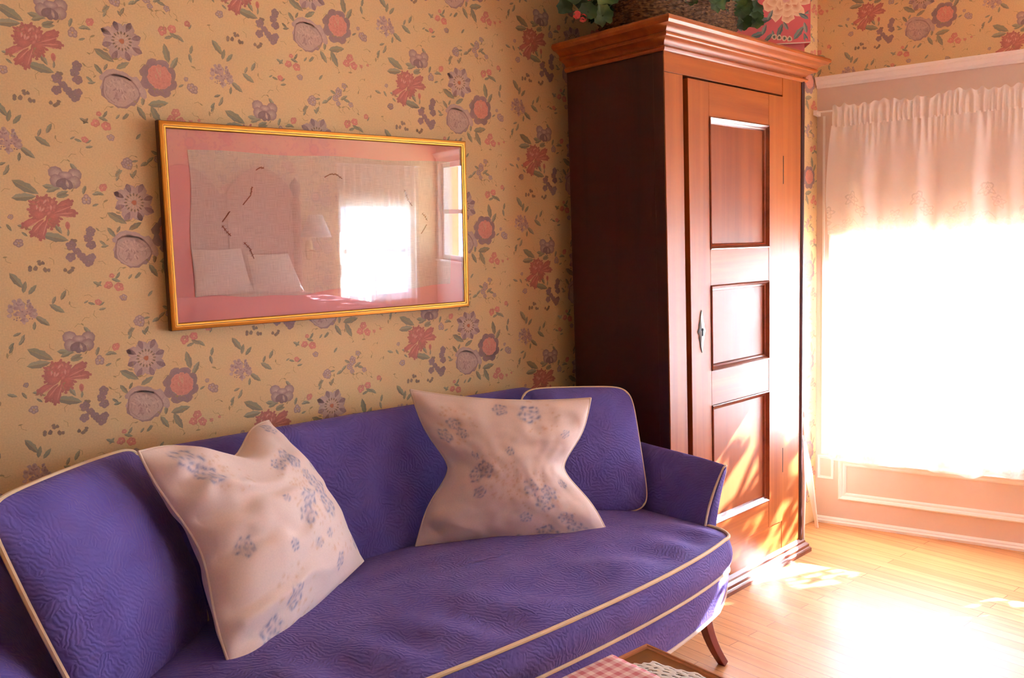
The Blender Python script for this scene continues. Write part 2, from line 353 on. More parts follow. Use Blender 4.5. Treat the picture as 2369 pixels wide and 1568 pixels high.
def motif(D, kind, x, y, w, rot, rnd):
    r = w/2; ang = math.radians(rot)
    if kind == 'leaf':
        c = rnd.choice([(LF1,LF2),(LF3,LF2),(LF2,LF1)]); D.leaf(x, y, w, ang, jit(c[0],rnd), jit(c[1],rnd))
        if w > .03: D.stem([(x-w*.5*math.cos(ang), y-w*.5*math.sin(ang)), (x+w*.4*math.cos(ang), y+w*.4*math.sin(ang))], w*.012, R3(158,150,112))
    elif kind == 'bud':
        D.petal(x, y-r, w, w*.5, PI/2, PNKD, PNK); D.leaf(x, y-r*.8, w*.4, PI/2, LF1, LF2)
    elif kind == 'berry': D.blob(x, y, r, r, 0, jit(PURD,rnd,.25), jit(R3(120,110,90),rnd), 8)
    elif kind in ('pink', 'lil', 'vio'):
        cc, rc, ct = {'pink': (PNKL,PNK,R3(238,190,150)), 'lil': (LILL,LILD,R3(210,170,120)), 'vio': (LILD,PUR,R3(190,160,150))}[kind]
        a0 = rnd.random()*6
        for k in range(5):
            a = a0+k*2*PI/5+rnd.uniform(-.2,.2); D.petal(x, y, r*rnd.uniform(.85,1.1), r*.95, a, jit(cc,rnd), jit(rc,rnd,.18))
        D.blob(x, y, r*.22, r*.22, 0, ct, jit(PURD if kind == 'vio' else ct, rnd), 7)
    elif kind == 'iris':
        for a, l in ((2.5,1.1),(.5,1.05),(3.3,.9),(-.3,.9),(1.5,.5)): D.petal(x, y, r*l, r*.85, a, jit(LILL,rnd), jit(LILD,rnd))
        for a in (-1.2,-1.7,-2.3): D.petal(x, y+r*.1, r*.75, r*.5, a, PUR, PURD)
        D.petal(x+r*.05, y, r*.5, r*.18, -1.4, R3(226,200,170), LIL)
    elif kind == 'hyd':
        for k in range(46):
            a = rnd.random()*2*PI; q = math.sqrt(rnd.random())*r*.9; s_ = r*rnd.uniform(.13,.24)
            c = rnd.choice([LIL,LILL,R3(204,164,152),LILD]); D.blob(x+q*math.cos(a), y+q*math.sin(a)*.95, s_, s_*.8, a, jit(c,rnd), jit(LIL,rnd), 8)
        for k in range(24):
            a = rnd.random()*2*PI; q = math.sqrt(rnd.random())*r*.85; D.blob(x+q*math.cos(a), y+q*math.sin(a), r*.06, r*.05, a, PUR, LILD, 6)
    elif kind == 'star':
        for k in range(8):
            a = k*2*PI/8+.25; L = r*(1.0 if k % 2 else .92)
            D.petal(x, y, L, r*.62, a, jit(LILL,rnd), jit(LIL,rnd), .05); D.petal(x+L*.50*math.cos(a+.06), y+L*.50*math.sin(a+.06), L*.54, r*.26, a+.05, LILD, PUR, .02)
        D.blob(x, y, r*.44, r*.44, 0, LILL, R3(206,176,160), 14, .04)
        for k in range(16):
            a = k*2*PI/16; D.blob(x+r*.40*math.cos(a), y+r*.40*math.sin(a), r*.085, r*.035, a, R3(78,70,74), R3(96,88,86), 6)
        for k in range(10):
            a = k*2*PI/10; D.blob(x+r*.24*math.cos(a), y+r*.24*math.sin(a), r*.10, r*.03, a, R3(232,206,186), R3(220,190,168), 6)
        D.blob(x, y, r*.13, r*.13, 0, R3(204,84,64), R3(190,100,80), 8)
    elif kind == 'rose':
        for k in range(9):
            a = .1+k*2*PI/9; D.blob(x+r*.56*math.cos(a), y+r*.50*math.sin(a)+r*.02, r*.40, r*.32, a+PI/2, jit(LIL,rnd), jit(LILD if math.sin(a) < .1 else LIL,rnd), 11)
        D.blob(x+r*.82, y+r*.12, r*.24, r*.44, .45, LILL, LIL); D.blob(x+r*.62, y+r*.40, r*.30, r*.24, -.5, LILL, LIL); D.blob(x-r*.40, y+r*.64, r*.52, r*.22, .35, LILL, LIL); D.blob(x+.1*r, y+r*.58, r*.4, r*.2, -.2, LILL, LIL)
        D.blob(x-r*.04, y+r*.0, r*.80, r*.70, -.15, LIL, R3(132,104,124), 20, .05)
        D.blob(x-r*.04, y-r*.04, r*.75, r*.66, -.15, R3(206,182,176), R3(196,170,170), 20, .06)
        for q, c in ((.60, R3(172,142,150)), (.44, R3(182,152,156))):
            for a0 in (2.5, 1.5, .5, -.3, 3.4):
                pts = [(x-r*.05+r*q*math.cos(a0+t*.9)*(1+.06*math.sin(t*9)), y-r*.08+r*q*.9*math.sin(a0+t*.9)) for t in (0, .2, .4, .6, .8, 1)]
                D.stem(pts, r*.018, jit(c,rnd,.12))
        for k in range(12):
            a = rnd.uniform(.2, 2.9); q = rnd.uniform(.25,.6)*r; D.petal(x+q*math.cos(a)*.9, y-r*.1+q*math.sin(a)*.85, r*.30, r*.10, a+rnd.uniform(-.4,.4), jit(R3(220,198,188),rnd), jit(R3(200,174,172),rnd))
        D.blob(x-r*.07, y-r*.26, r*.40, r*.30, 0, LIL, R3(200,174,170), 14)
        for k in range(16):
            D.petal(x+rnd.uniform(-.40,.24)*r, y+rnd.uniform(-.52,-.05)*r, r*.17, r*.08, rnd.uniform(.6,2.6), jit(R3(138,112,126),rnd), R3(176,148,154))
        for k in range(8): D.petal(x+rnd.uniform(-.42,.3)*r, y+rnd.uniform(-.48,0)*r, r*.20, r*.06, rnd.uniform(.8,2.2), R3(224,204,194), LILL)
    elif kind == 'prose':
        for k in range(8):
            a = .4+k*2*PI/8; D.blob(x+r*.70*math.cos(a), y+r*.76*math.sin(a), r*.36, r*.28, a+PI/2, jit(PUR,rnd), jit(LILD,rnd,.2), 10)
        for k in range(12):
            a = k*2*PI/12; D.blob(x+r*.06+r*.46*math.cos(a), y+r*.06+r*.46*math.sin(a), r*.24, r*.18, a+PI/2, jit(PNK,rnd), jit(PNKL,rnd), 9, .18)
        D.blob(x+r*.06, y+r*.06, r*.5, r*.5, 0, PNK, PNKL, 12)
        for k in range(22):
            a = rnd.random()*2*PI; q = rnd.random()**.6*r*.48; D.blob(x+r*.06+q*math.cos(a), y+r*.06+q*math.sin(a), r*.14, r*.08, rnd.random()*6, jit(PNK,rnd,.15), jit(PNKL,rnd), 8, .2)
        for k in range(4): D.petal(x+rnd.uniform(-.1,.15)*r, y+rnd.uniform(-.1,.3)*r, r*.3, r*.07, rnd.uniform(1,2), R3(190,150,120), R3(236,180,160))
    elif kind == 'carn':
        for a, l, wd, o_ in ((2.9,.62,.40,0),(2.45,.70,.34,0),(2.0,.68,.34,0),(1.55,.66,.34,0),(1.1,.60,.30,0),(.50,.78,.26,.26),(.02,.76,.26,.28),(.28,.6,.2,.2),(-2.2,.80,.22,.25),(-1.88,.80,.22,.25),(-2.62,.82,.20,.22),(-1.4,.55,.22,0),(-.9,.5,.28,0),(-.4,.45,.3,0),(-3.0,.55,.3,0)):
            D.petal(x-r*.05+o_*r*math.cos(a), y+r*.05+o_*r*math.sin(a), r*l, r*wd*1.35, a+rnd.uniform(-.05,.05), jit(PNK,rnd), jit(PNKD,rnd,.15), .35); l += o_
            tx, ty = x-r*.05+r*l*.9*math.cos(a), y+r*.05+r*l*.9*math.sin(a)
            for k in range(3): D.blob(tx+r*.10*math.cos(a+1.5*(k-1)), ty+r*.10*math.sin(a+1.5*(k-1)), r*.075, r*.06, a, jit(PNKD,rnd,.1), jit(PNKD,rnd,.15), 7, .2)
        for k in range(20):
            a = rnd.random()*2*PI; q = rnd.random()*r*.5; D.petal(x-r*.1+q*math.cos(a), y+r*.18+q*math.sin(a)*.8, r*.26, r*.13, rnd.uniform(0.5,2.6), jit(PNKL if rnd.random() < .35 else PNK,rnd,.15), jit(PNKD,rnd,.15))
        for k in range(5): D.petal(x+rnd.uniform(-.45,.1)*r, y+rnd.uniform(.1,.45)*r, r*.22, r*.08, rnd.uniform(.8,2.2), R3(226,176,176), PNKL)
        for a in (.4,.1,-.1,-2.3,-1.9,-2.6): D.petal(x+r*.15*math.cos(a), y+r*.15*math.sin(a), r*.7, r*.035, a, R3(226,150,150), PNKL)

TILE=[('carn',0.537,2.05,0.1424,0),('star',0.765,1.626,0.1187,0),('rose',0.753,1.947,0.1288,0),('prose',0.861,1.992,0.1119,0),('hyd',0.451,1.788,0.0763,0),('iris',0.586,1.688,0.0881,0),('vio',0.64,2.004,0.0288,0),('vio',0.633,1.985,0.0254,0),('vio',0.64,1.966,0.0288,0),('vio',0.587,1.965,0.0288,0),('vio',0.601,1.948,0.0237,0),('vio',0.583,1.933,0.0271,0),('vio',0.612,1.934,0.0254,0),('vio',0.628,1.918,0.0322,0),('vio',0.638,1.931,0.0237,0),('pink',0.882,1.671,0.0288,0),('pink',0.911,1.679,0.0271,0),('pink',0.957,1.701,0.0203,0),('pink',0.677,1.849,0.0254,0),('pink',0.704,1.842,0.0288,0),('pink',0.687,1.876,0.0153,0),('pink',0.645,1.801,0.0203,0),('pink',0.685,1.67,0.0203,0),('pink',0.905,1.894,0.0271,0),('pink',0.891,1.875,0.0271,0),('pink',0.919,1.869,0.0271,0),('pink',0.947,1.87,0.0136,0),('pink',0.973,1.877,0.0102,0),('pink',0.681,1.667,0.0203,0),('lil',0.715,1.811,0.022,0),('lil',0.962,1.969,0.0305,0),('lil',0.942,1.997,0.0153,0),('lil',0.751,1.736,0.0288,0),('lil',0.636,1.633,0.0288,0),('lil',0.457,1.974,0.0254,0),('lil',1.045,1.815,0.0153,0),('lil',0.955,1.974,0.0271,0),('lil',0.855,1.778,0.0254,0),('lil',0.841,1.753,0.0233,0),('lil',0.877,1.798,0.0212,0),('lil',0.899,1.737,0.0191,0),('lil',0.755,1.743,0.0297,0),('lil',0.853,1.77,0.0254,0),('lil',0.851,1.736,0.0191,0),('lil',0.757,1.734,0.0254,0),('berry',0.479,1.907,0.0108,0),('berry',0.493,1.906,0.0108,0),('berry',0.502,1.922,0.0108,0),('berry',0.515,1.901,0.0108,0),('berry',0.566,1.897,0.0108,0),('berry',0.577,1.891,0.0108,0),('berry',0.586,1.901,0.0108,0),('berry',0.511,1.918,0.0108,0),('berry',0.491,1.903,0.0108,0),('berry',0.524,1.898,0.0108,0),('berry',0.583,1.895,0.0108,0),('berry',0.598,1.978,0.0108,0),('berry',0.591,1.979,0.0108,0),('berry',0.503,1.916,0.0102,0),('berry',0.492,1.902,0.0102,0),('berry',0.478,1.9,0.0102,0),('berry',0.516,1.897,0.0102,0),('berry',0.575,1.89,0.0102,0),('berry',0.566,1.896,0.0102,0),('berry',0.584,1.896,0.0102,0),('leaf',0.714,2.041,0.0542,-32),('leaf',0.763,2.018,0.039,30),('leaf',0.696,2.0,0.0322,-55),('leaf',0.716,2.009,0.0203,60),('leaf',0.889,1.607,0.0508,100),('leaf',0.91,2.04,0.0407,60),('leaf',0.88,2.03,0.0373,140),('leaf',0.855,1.917,0.0542,10),('leaf',0.805,1.886,0.0407,-60),('leaf',0.845,1.883,0.0508,-65),('leaf',0.812,1.923,0.0271,80),('leaf',1.045,1.642,0.0475,-55),('leaf',0.48,1.846,0.0305,50),('leaf',0.461,1.854,0.0305,75),('leaf',0.537,1.79,0.0407,-35),('leaf',0.531,1.814,0.022,65),('leaf',0.556,1.827,0.0288,62),('leaf',0.498,1.758,0.0407,-40),('leaf',0.477,1.746,0.022,80),('leaf',0.485,1.665,0.0644,-30),('leaf',0.479,1.638,0.0542,5),('leaf',0.557,2.013,0.0322,-60),('leaf',0.548,1.988,0.061,-15),('leaf',0.582,2.0,0.0169,80),('leaf',0.549,1.666,0.0407,-10),('leaf',0.575,1.65,0.0305,20),('leaf',0.964,1.626,0.0254,75),('leaf',0.959,1.6,0.0254,-80),('leaf',0.916,1.66,0.0288,-30),('leaf',0.899,1.654,0.0237,20),('leaf',0.932,1.655,0.0271,-40),('leaf',0.672,1.651,0.0237,-20),('leaf',0.636,1.632,0.0203,20),('leaf',0.635,1.663,0.0169,70),('leaf',0.965,1.693,0.0153,60),('leaf',0.67,1.97,0.0203,-40),('leaf',0.675,1.961,0.0203,10),('leaf',0.705,1.876,0.0203,60),('leaf',0.698,1.862,0.0237,-20),('leaf',0.651,1.853,0.0203,50),('leaf',0.654,1.796,0.0169,30),('leaf',0.655,1.781,0.0186,10),('leaf',0.627,1.798,0.0186,-20),('leaf',0.613,1.804,0.0136,30),('leaf',0.76,1.873,0.0237,40),('leaf',0.926,1.976,0.0169,30),('leaf',1.019,1.926,0.0203,50),('leaf',1.048,1.946,0.0186,60),('leaf',0.726,1.711,0.0254,60),('leaf',0.764,1.703,0.0169,-60),('leaf',0.776,1.746,0.0169,10),('leaf',0.799,1.739,0.0203,40),('leaf',0.551,1.659,0.0305,20),('leaf',0.576,1.643,0.0305,10),('leaf',0.611,1.72,0.0305,-55),('leaf',0.632,1.66,0.0237,75),('leaf',0.665,1.65,0.0237,10),('leaf',0.659,1.618,0.0169,20),('leaf',1.01,1.79,0.0237,-20),('leaf',1.039,1.786,0.0203,-60),('leaf',0.468,2.02,0.0203,-10),('leaf',0.473,1.998,0.0169,-40),('leaf',1.035,1.956,0.0203,20),('leaf',1.045,1.936,0.0237,50),('leaf',1.018,1.915,0.0203,60),('leaf',0.647,1.854,0.0237,-30),('leaf',0.703,1.873,0.0169,40),('leaf',0.738,1.871,0.0169,50),('leaf',0.76,1.874,0.0203,60),('leaf',0.791,1.818,0.0203,50),('leaf',0.874,1.758,0.0285,30),('leaf',0.835,1.772,0.0244,-30),('leaf',0.772,1.71,0.0244,60),('leaf',0.729,1.711,0.0244,40),('leaf',0.806,1.739,0.0203,30),('leaf',0.82,1.752,0.0244,40),('leaf',0.884,1.749,0.0244,-20),('leaf',0.725,1.697,0.0203,60),('bud',0.582,2.019,0.0254,85)]
PU, PV = .602, .4605
def make_tile():
    rnd = random.Random(5); D = Deco()
    order = {'leaf': 0, 'berry': 1, 'bud': 1}
    for k, x, y, w, r in sorted(TILE, key=lambda q: order.get(q[0], 2)):
        if k == 'leaf': w *= 1.12
        motif(D, k, x, y, w, r, rnd)
    for k in range(70):                         # fine sprigs and tendrils
        x, y = .451+rnd.random()*PU, 1.6+rnd.random()*PV; a = rnd.random()*6
        D.stem([(x,y),(x+.012*math.cos(a),y+.012*math.sin(a)),(x+.022*math.cos(a+.5),y+.022*math.sin(a+.5))], .0006, jit(R3(160,138,96),rnd))
        if k % 2: D.leaf(x, y, rnd.uniform(.009,.016), rnd.random()*6, jit(R3(158,142,100),rnd), jit(R3(140,130,96),rnd))
    return D
_tile = make_tile()
_tv = np.array(_tile.v, np.float64); _tt = np.array(_tile.t, np.int64); _tc = np.array(_tile.c, np.float64)*.68+np.array(S(231,197,148)[:3])*.32

def papered(name, base_mb, to3d, u0, u1, v0, v1, shift=0., cut=None, **kw):
    """wall mesh whose wallpaper pattern is printed as flat shapes 0.1-0.5 mm proud of it"""
    vs = np.array(base_mb.v, float); fs = list(base_mb.f); cols = [np.tile(np.array([S(233,202,150)]), (len(vs), 1))]; allv = [vs]; off = len(vs)
    tris = []
    for i in range(int((u0-1.2)/PU)-2, int(u1/PU)+3):
        for j in range(-9, 8):
            du = i*PU+shift; dv = j*PV+(i % 2)*PV/2 + (i//2)*0.0
            uv = _tv[:, :2]+np.array([du, dv]); cu = uv[_tt].mean(1)
            keep = (cu[:,0] > u0) & (cu[:,0] < u1) & (cu[:,1] > v0) & (cu[:,1] < v1)
            if cut is not None: q = uv[_tt][:, :, 0]; keep &= (q.min(1) > cut) | (q.max(1) < cut)
            if not keep.any(): continue
            tt = _tt[keep]; used, inv = np.unique(tt, return_inverse=True)
            uvu = uv[used]; uvu = np.column_stack([np.clip(uvu[:,0], u0, u1), np.clip(uvu[:,1], v0, v1)])
            h = .00008+_tv[used, 2]/len(_tile.v)*.0016
            allv.append(to3d(uvu[:,0], uvu[:,1], h)); cols.append(np.column_stack([_tc[used], np.ones(len(used))]))
            tris.append(inv.reshape(-1, 3)+off); off += len(used)
    mb = MB(); mb.v = [tuple(p) for p in np.vstack(allv)]; mb.f = fs+[tuple(int(x) for x in t) for t in (np.vstack(tris) if tris else [])]; mb.m = [0]*len(mb.f)
    return mb.build(name, M['paper'], cols=np.vstack(cols), smooth=False, recalc=False, weld=False, **kw)

# ------------------------------------------------------------------ room
C0 = Vector((3.943, -.306, 0)); WA = .286305
TW = Vector((math.sin(WA), -math.cos(WA), 0)); NW = Vector((-math.cos(WA), -math.sin(WA), 0))
WROT = math.atan2(TW.y, TW.x)
def on_wall(s, o, z): p = C0+TW*s+NW*o; return (p.x, p.y, z)      # o = distance into the room
CEIL = 2.78; YB = -5.2; XW = -3.4
LW = (C0.y-YB)/math.cos(WA); XB = C0.x+TW.x*LW

fl = MB().box(XW-.1, 6.2, YB-.1, .15, -.12, 0); struct(fl.build('floor', M['floor'], smooth=False))
ce = MB().box(XW-.1, 6.2, YB-.1, .15, CEIL, CEIL+.12); struct(ce.build('ceiling', M['ceil'], smooth=False))
JX = 3.62
wl = MB().prism([(XW-.1,0),(JX,0),(JX,-.306),(3.943,-.306),(4.02,-.306),(4.02,.15),(XW-.1,.15)], 0, CEIL)
def north(u, v, h):
    y = np.where(u > JX, -.306, 0.0)-h; return np.column_stack([u, y, v])
struct(papered('wall_north', wl, north, XW, 3.943, .1, CEIL, cut=JX))

# window wall (built in its own frame: s along the wall, y = depth outwards)
W1 = (.07, 1.05, .42, 1.475); W3 = (3.75, 5.04, 1.12, 2.14); W4 = (1.34, 2.75, .42, 1.66); WT = .16
def wall_with_holes(L, holes, zt, t):
    mb = MB(); xs = sorted({0., L}|{h[0] for h in holes}|{h[1] for h in holes})
    for a, b in zip(xs[:-1], xs[1:]):
        hs = [h for h in holes if h[0] <= a+1e-6 and h[1] >= b-1e-6]
        if hs: mb.box(a, b, 0, t, 0, hs[0][2]); mb.box(a, b, 0, t, hs[0][3], zt)
        else: mb.box(a, b, 0, t, 0, zt)
    return mb
ww = wall_with_holes(LW+.1, [W1, W4, W3], 2.215, WT)
def east(u, v, h): return np.column_stack([u, -h-.0, v])
struct(ww.build('wall_east', M['cream'], smooth=False, loc=C0, rot=(0,0,WROT)))
wu = MB().box(0, LW+.1, 0, WT, 2.215, CEIL)
struct(papered('wall_east_upper', wu, lambda u, v, h: np.column_stack([u, -h, v]), 0, LW, 2.215, CEIL, shift=-.30, loc=C0, rot=(0,0,WROT)))
# back wall and the wall behind the camera's left
W2 = (4.20, 5.08, .72, 1.72)
wb = MB()
xs = [XW-.1, W2[0], W2[1], XB+.3]
wb.box(xs[0], xs[1], YB-.15, YB, 0, CEIL); wb.box(xs[2], xs[3], YB-.15, YB, 0, CEIL); wb.box(xs[1], xs[2], YB-.15, YB, 0, W2[2]); wb.box(xs[1], xs[2], YB-.15, YB, W2[3], CEIL)
def south(u, v, h): return np.column_stack([3.0-u, np.full_like(u, YB)+h, v])
_sb = [wb]
struct(papered('wall_south', wb, south, 3.0-4.18, 3.0-1.5, .3, CEIL))
struct(MB().box(XW-.15, XW, YB-.1, .15, 0, CEIL).build('wall_west', mat('plain_gold_paper', S(206,160,104), .8), smooth=False))

# trims of the window wall
LT = 3.3
def wall_trim(name, path_prof, s0, s1):
    mb = MB(); rows = [[(s, -o, z) for o, z in path_prof] for s in (s0, s1)]
    mb.grid(rows); mb.cap(rows[0]); mb.cap(rows[1], flip=True)
    return struct(mb.build(name, M['white'], loc=C0, rot=(0,0,WROT), auto=25))
wall_trim('trim_1', [(0,2.196),(.010,2.196),(.014,2.203),(.014,2.209),(.022,2.212),(.030,2.222),(.033,2.226),(.033,2.231),(.040,2.233),(.044,2.240),(.044,2.246),(0,2.250)], 0.0, 5.15)
wall_trim('baseboard_east', [(0,0),(.020,0),(.020,.012),(.014,.020),(.014,.024),(.008,.030),(0,.032)], 0.0, 5.15)
struct(MB().box(XW,JX,-.016,0,0,.11).build('baseboard_north', M['white'], smooth=False))
def panel_mould(name, s0, s1, z0, z1, wd=.022, th=.012):
    mb = MB(); prof = [(0,0),(0,th*.5),(wd*.2,th),(wd*.45,th*.75),(wd*.55,th*.45),(wd*.8,th*.5),(wd,.003),(wd,0)]
    rows = []
    for (cx, cz, dx, dz) in ((s0,z0,1,1),(s1,z0,-1,1),(s1,z1,-1,-1),(s0,z1,1,-1)):
        rows.append([(cx+dx*a, -h, cz+dz*a) for a, h in prof])
    rows.append(rows[0]); mb.grid(rows)
    return struct(mb.build(name, M['white'], loc=C0, rot=(0,0,WROT), auto=25))
panel_mould('trim_2', .115, 1.42, .130, .343, .038, .016)
panel_mould('trim_3', .010, .092, .230, .350, .014, .007)
# flat casing edge line beside the window
struct(MB().box(.030, .040, -.006, 0, .36, 2.06).build('trim_4', M['white'], smooth=False, loc=C0, rot=(0,0,WROT)))

def window(name, hole, loc, rotz, depth=.16, bars=(1, 1), sill=True, rail=True):
    """hole in local x/z, y = outwards; returns the window's root"""
    x0, x1, z0, z1 = hole
    r = bpy.data.objects.new(name, None); COL.objects.link(r); r.location = loc; r.rotation_euler = (0,0,rotz); r['kind'] = 'structure'
    r.matrix_basis = Matrix.Translation(loc) @ Matrix.Rotation(rotz, 4, 'Z')
    f = MB(); t = .045
    f.box(x0, x0+t, .05, .11, z0, z1); f.box(x1-t, x1, .05, .11, z0, z1); f.box(x0+t, x1-t, .05, .11, z0, z0+t); f.box(x0+t, x1-t, .05, .11, z1-t, z1)
    zm = (z0+z1)/2
    if rail: f.box(x0+t, x1-t, .05, .11, zm-.022, zm+.022)
    for k in range(bars[0]): xm = x0+(x1-x0)*(k+1)/(bars[0]+1); f.box(xm-.010, xm+.010, .065, .095, z0+t, z1-t)
    struct(f.build('window_frame', M['white'], r, smooth=False, bevel=.003))
    struct(MB().box(x0+t, x1-t, .076, .080, z0+t, z1-t).build('window_pane', M['wglass'], r, smooth=False))
    if sill: struct(MB().box(x0-.03, x1+.03, -.03, .05, z0-.022, z0).build('window_sill', M['white'], r, smooth=False, bevel=.004))
    return r
window('window_1', W1, C0, WROT, bars=(0, 0), rail=False, sill=False)
window('window_4', W4, C0, WROT, bars=(2, 0))
window('window_3', W3, C0, WROT, bars=(0, 0))
w2r = window('window_2', (-(W2[1]), -(W2[0]), W2[2], W2[3]), (0, YB, 0), PI)
struct(MB().box(-14, 34, -40, 30, -.62, -.5).build('ground', M['grass'], smooth=False))

def portal(name, s0, s1, z0, z1, loc, rotz, out=.13):
    l = bpy.data.lights.new(name, 'AREA'); l.shape = 'RECTANGLE'; l.size = s1-s0; l.size_y = z1-z0; l.cycles.is_portal = True
    o = bpy.data.objects.new(name, l); COL.objects.link(o)
    mw = Matrix.Translation(loc) @ Matrix.Rotation(rotz, 4, 'Z') @ Matrix.Translation(((s0+s1)/2, out, (z0+z1)/2)) @ Matrix.Rotation(-PI/2, 4, 'X')
    o.matrix_world = mw
portal('portal_1', *W1, C0, WROT); portal('portal_4', *W4, C0, WROT); portal('portal_3', *W3, C0, WROT); portal('portal_2', -W2[1], -W2[0], W2[2], W2[3], Vector((0,YB,0)), PI)

# ------------------------------------------------------------------ wardrobe (local: a = along the front, b = depth to the wall)
WR = thing('wardrobe', 'tall dark orange wooden wardrobe with one three-panel door and stepped cornice', 'wardrobe', (2.3698, -.6739, 0), (0,0,.074969))
def tap(a, b, z): return (.63+(a-.63)*(1-.030*(1-min(z, 2.2)/2.2)), b, z)       # slightly narrower at the foot
AL, AR, BF, BB = .097, 1.146, .085, .560
def wpart(mb, name, m, parent=WR, **kw): return mb.xf(tap).build(name, M[m] if isinstance(m, str) else m, parent, **kw)
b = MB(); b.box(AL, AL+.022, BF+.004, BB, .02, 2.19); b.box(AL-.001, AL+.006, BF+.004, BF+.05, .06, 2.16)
wpart(b, 'side_panel', 'wooddark', bevel=.002)  # darker wood carries the shade of the wardrobe's side
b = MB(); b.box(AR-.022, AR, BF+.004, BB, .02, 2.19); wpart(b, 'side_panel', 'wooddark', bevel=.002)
b = MB(); b.box(AL+.022, AR-.022, BB-.016, BB-.004, .02, 2.19); b.box(AL+.022, AR-.022, BF+.02, BB-.016, 2.17, 2.19); b.box(AL+.022, AR-.022, BF+.02, BB-.016, .05, .07)
wpart(b, 'back_panel', 'wood', smooth=False)
b = MB(); g = .0012
b.box(AL, .212, BF, BF+.024, .05, 2.078-g); b.box(.953+g, 1.118, BF, BF+.024, .05, 2.19)
wpart(b, 'face_stile', 'wood', bevel=.0015)
for q in ((AL, .953-g, BF+.0004, BF+.024, 2.078, 2.19), (.212+g, .953-g, BF+.0004, BF+.024, .05, .193)): wpart(MB().box(*q), 'face_rail', 'woodh', bevel=.0015)
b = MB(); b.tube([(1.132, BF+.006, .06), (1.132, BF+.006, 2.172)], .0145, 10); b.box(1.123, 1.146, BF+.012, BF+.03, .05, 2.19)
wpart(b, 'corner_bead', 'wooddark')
# cornice
b = MB(); prof = [(-.012,2.150),(.004,2.150),(.010,2.154),(.013,2.160),(.010,2.166),(.004,2.169),(.006,2.176),(.014,2.184),(.028,2.190),(.038,2.192),(.042,2.196),(.042,2.203),(.038,2.206),(.044,2.214),(.058,2.222),(.074,2.226),(.078,2.230),(.084,2.234),(.085,2.242),(.080,2.2505),(.072,2.2535),(-.012,2.2535)]
path = [(AL, BB), (AL, BF), (AR, BF), (AR, BB)]
b.sweep(path, prof); b.xf(tap); nA = len(b.f)
b.build('cornice', M['woodh'], WR, auto=30)
b = MB(); b.box(AL, AR, BF, BB, 2.236, 2.2525); wpart(b, 'top_board', 'woodh', smooth=False)
# plinth
b = MB(); prof = [(0,0),(.034,0),(.034,.016),(.030,.022),(.026,.024),(.026,.036),(.020,.042),(.014,.046),(.012,.054),(.004,.062),(0,.066)]
b.sweep(path, prof); wpart(b, 'plinth', wood('plinth_wood', S(120,58,32), S(84,36,20), .3, 0, 7, .5), auto=30)
# door
DL, DR, DZ0, DZ1, DF, DK = .236, .950, .196, 2.069, .079, .032
door = MB(); g = .0008
P_ = [(.375,.827,1.428,1.940),(.375,.827,.948,1.287),(.375,.827,.318,.808)]
door.box(DL, P_[0][0], DF, DF+DK, DZ0, DZ1); door.box(P_[0][1], DR, DF, DF+DK, DZ0, DZ1)
zs = [DZ0, .318, .808, .948, 1.287, 1.428, 1.940, DZ1]
DO = wpart(door, 'door', 'wood', bevel=.0018)
for z0, z1 in ((DZ0,.318),(.808,.948),(1.287,1.428),(1.940,DZ1)): wpart(MB().box(P_[0][0]+g, P_[0][1]-g, DF+.0005, DF+DK-.001, z0, z1), 'door_rail', 'woodh', DO, bevel=.0015)
for a0, a1, z0, z1 in P_:
    a0, a1 = P_[0][0], P_[0][1]
    p = MB(); p.box(a0-.004, a1+.004, DF+.017, DF+.026, z0-.004, z1+.004)
    p.box(a0+.075, a1-.075, DF+.0135, DF+.018, z0+.075, z1-.075) if False else None
    wpart(p, 'door_panel', 'panelw', DO, smooth=False)
    mo = MB(); pr = [(0,.0),(.0,.0035),(.004,.006),(.006,.0035),(.011,-.001),(.014,-.006),(.020,-.010),(.024,-.0168),(0,-.0168)]
    rows = [[(cx+dx*w_, DF-h, cz+dz*w_) for w_, h in pr] for cx, cz, dx, dz in ((a0,z0,1,1),(a1,z0,-1,1),(a1,z1,-1,-1),(a0,z1,1,-1))]
    rows.append(rows[0]); mo.grid(rows); wpart(mo, 'panel_molding', wood('molding_wood', S(132,58,28), S(92,38,18), .25, 0, 7, .6), DO, auto=25)
e = MB(); pts = [(0,.084),(.008,.062),(.012,.040),(.019,.028),(.017,.018),(.026,.006),(.029,0),(.026,-.006),(.017,-.018),(.019,-.028),(.012,-.042),(.008,-.064),(0,-.086)]
ol = [(x, z) for x, z in pts]+[(-x, z) for x, z in pts[-2:0:-1]]
cx, cz = .305, 1.113; n = len(ol)
vs = [(cx+x, DF-.001, cz+z) for x, z in ol]+[(cx+x*.9, DF-.0035, cz+z*.96) for x, z in ol]+[(cx, DF-.006, cz)]
e.add(vs, [(i,(i+1)%n,(i+1)%n+n,i+n) for i in range(n)]+[(i+n,(i+1)%n+n,2*n) for i in range(n)])
ES = wpart(e, 'keyhole_plate', 'iron', DO, auto=50); ES['label'] = 'grey steel keyhole plate shaped like a long diamond'
k = MB(); k.tube([(cx, DF-.0055, cz+.006), (cx, DF-.0072, cz+.006)], .0062, 12); k.box(cx-.0028, cx+.0028, DF-.0072, DF-.004, cz-.018, cz+.004); 
wpart(k, 'keyhole', 'black', DO)
h = MB(); h.box(.9495, .9575, DF+.002, BF+.003, 1.716, 1.806); h.tube([(.9535, DF+.004, 1.70), (.9535, DF+.004, 1.82)], .004, 8); wpart(h, 'hinge', 'black')
h = MB(); h.box(.9495, .9575, DF+.002, BF+.003, .43, .52); h.tube([(.9535, DF+.004, .42), (.9535, DF+.004, .53)], .004, 8); wpart(h, 'hinge', 'black')

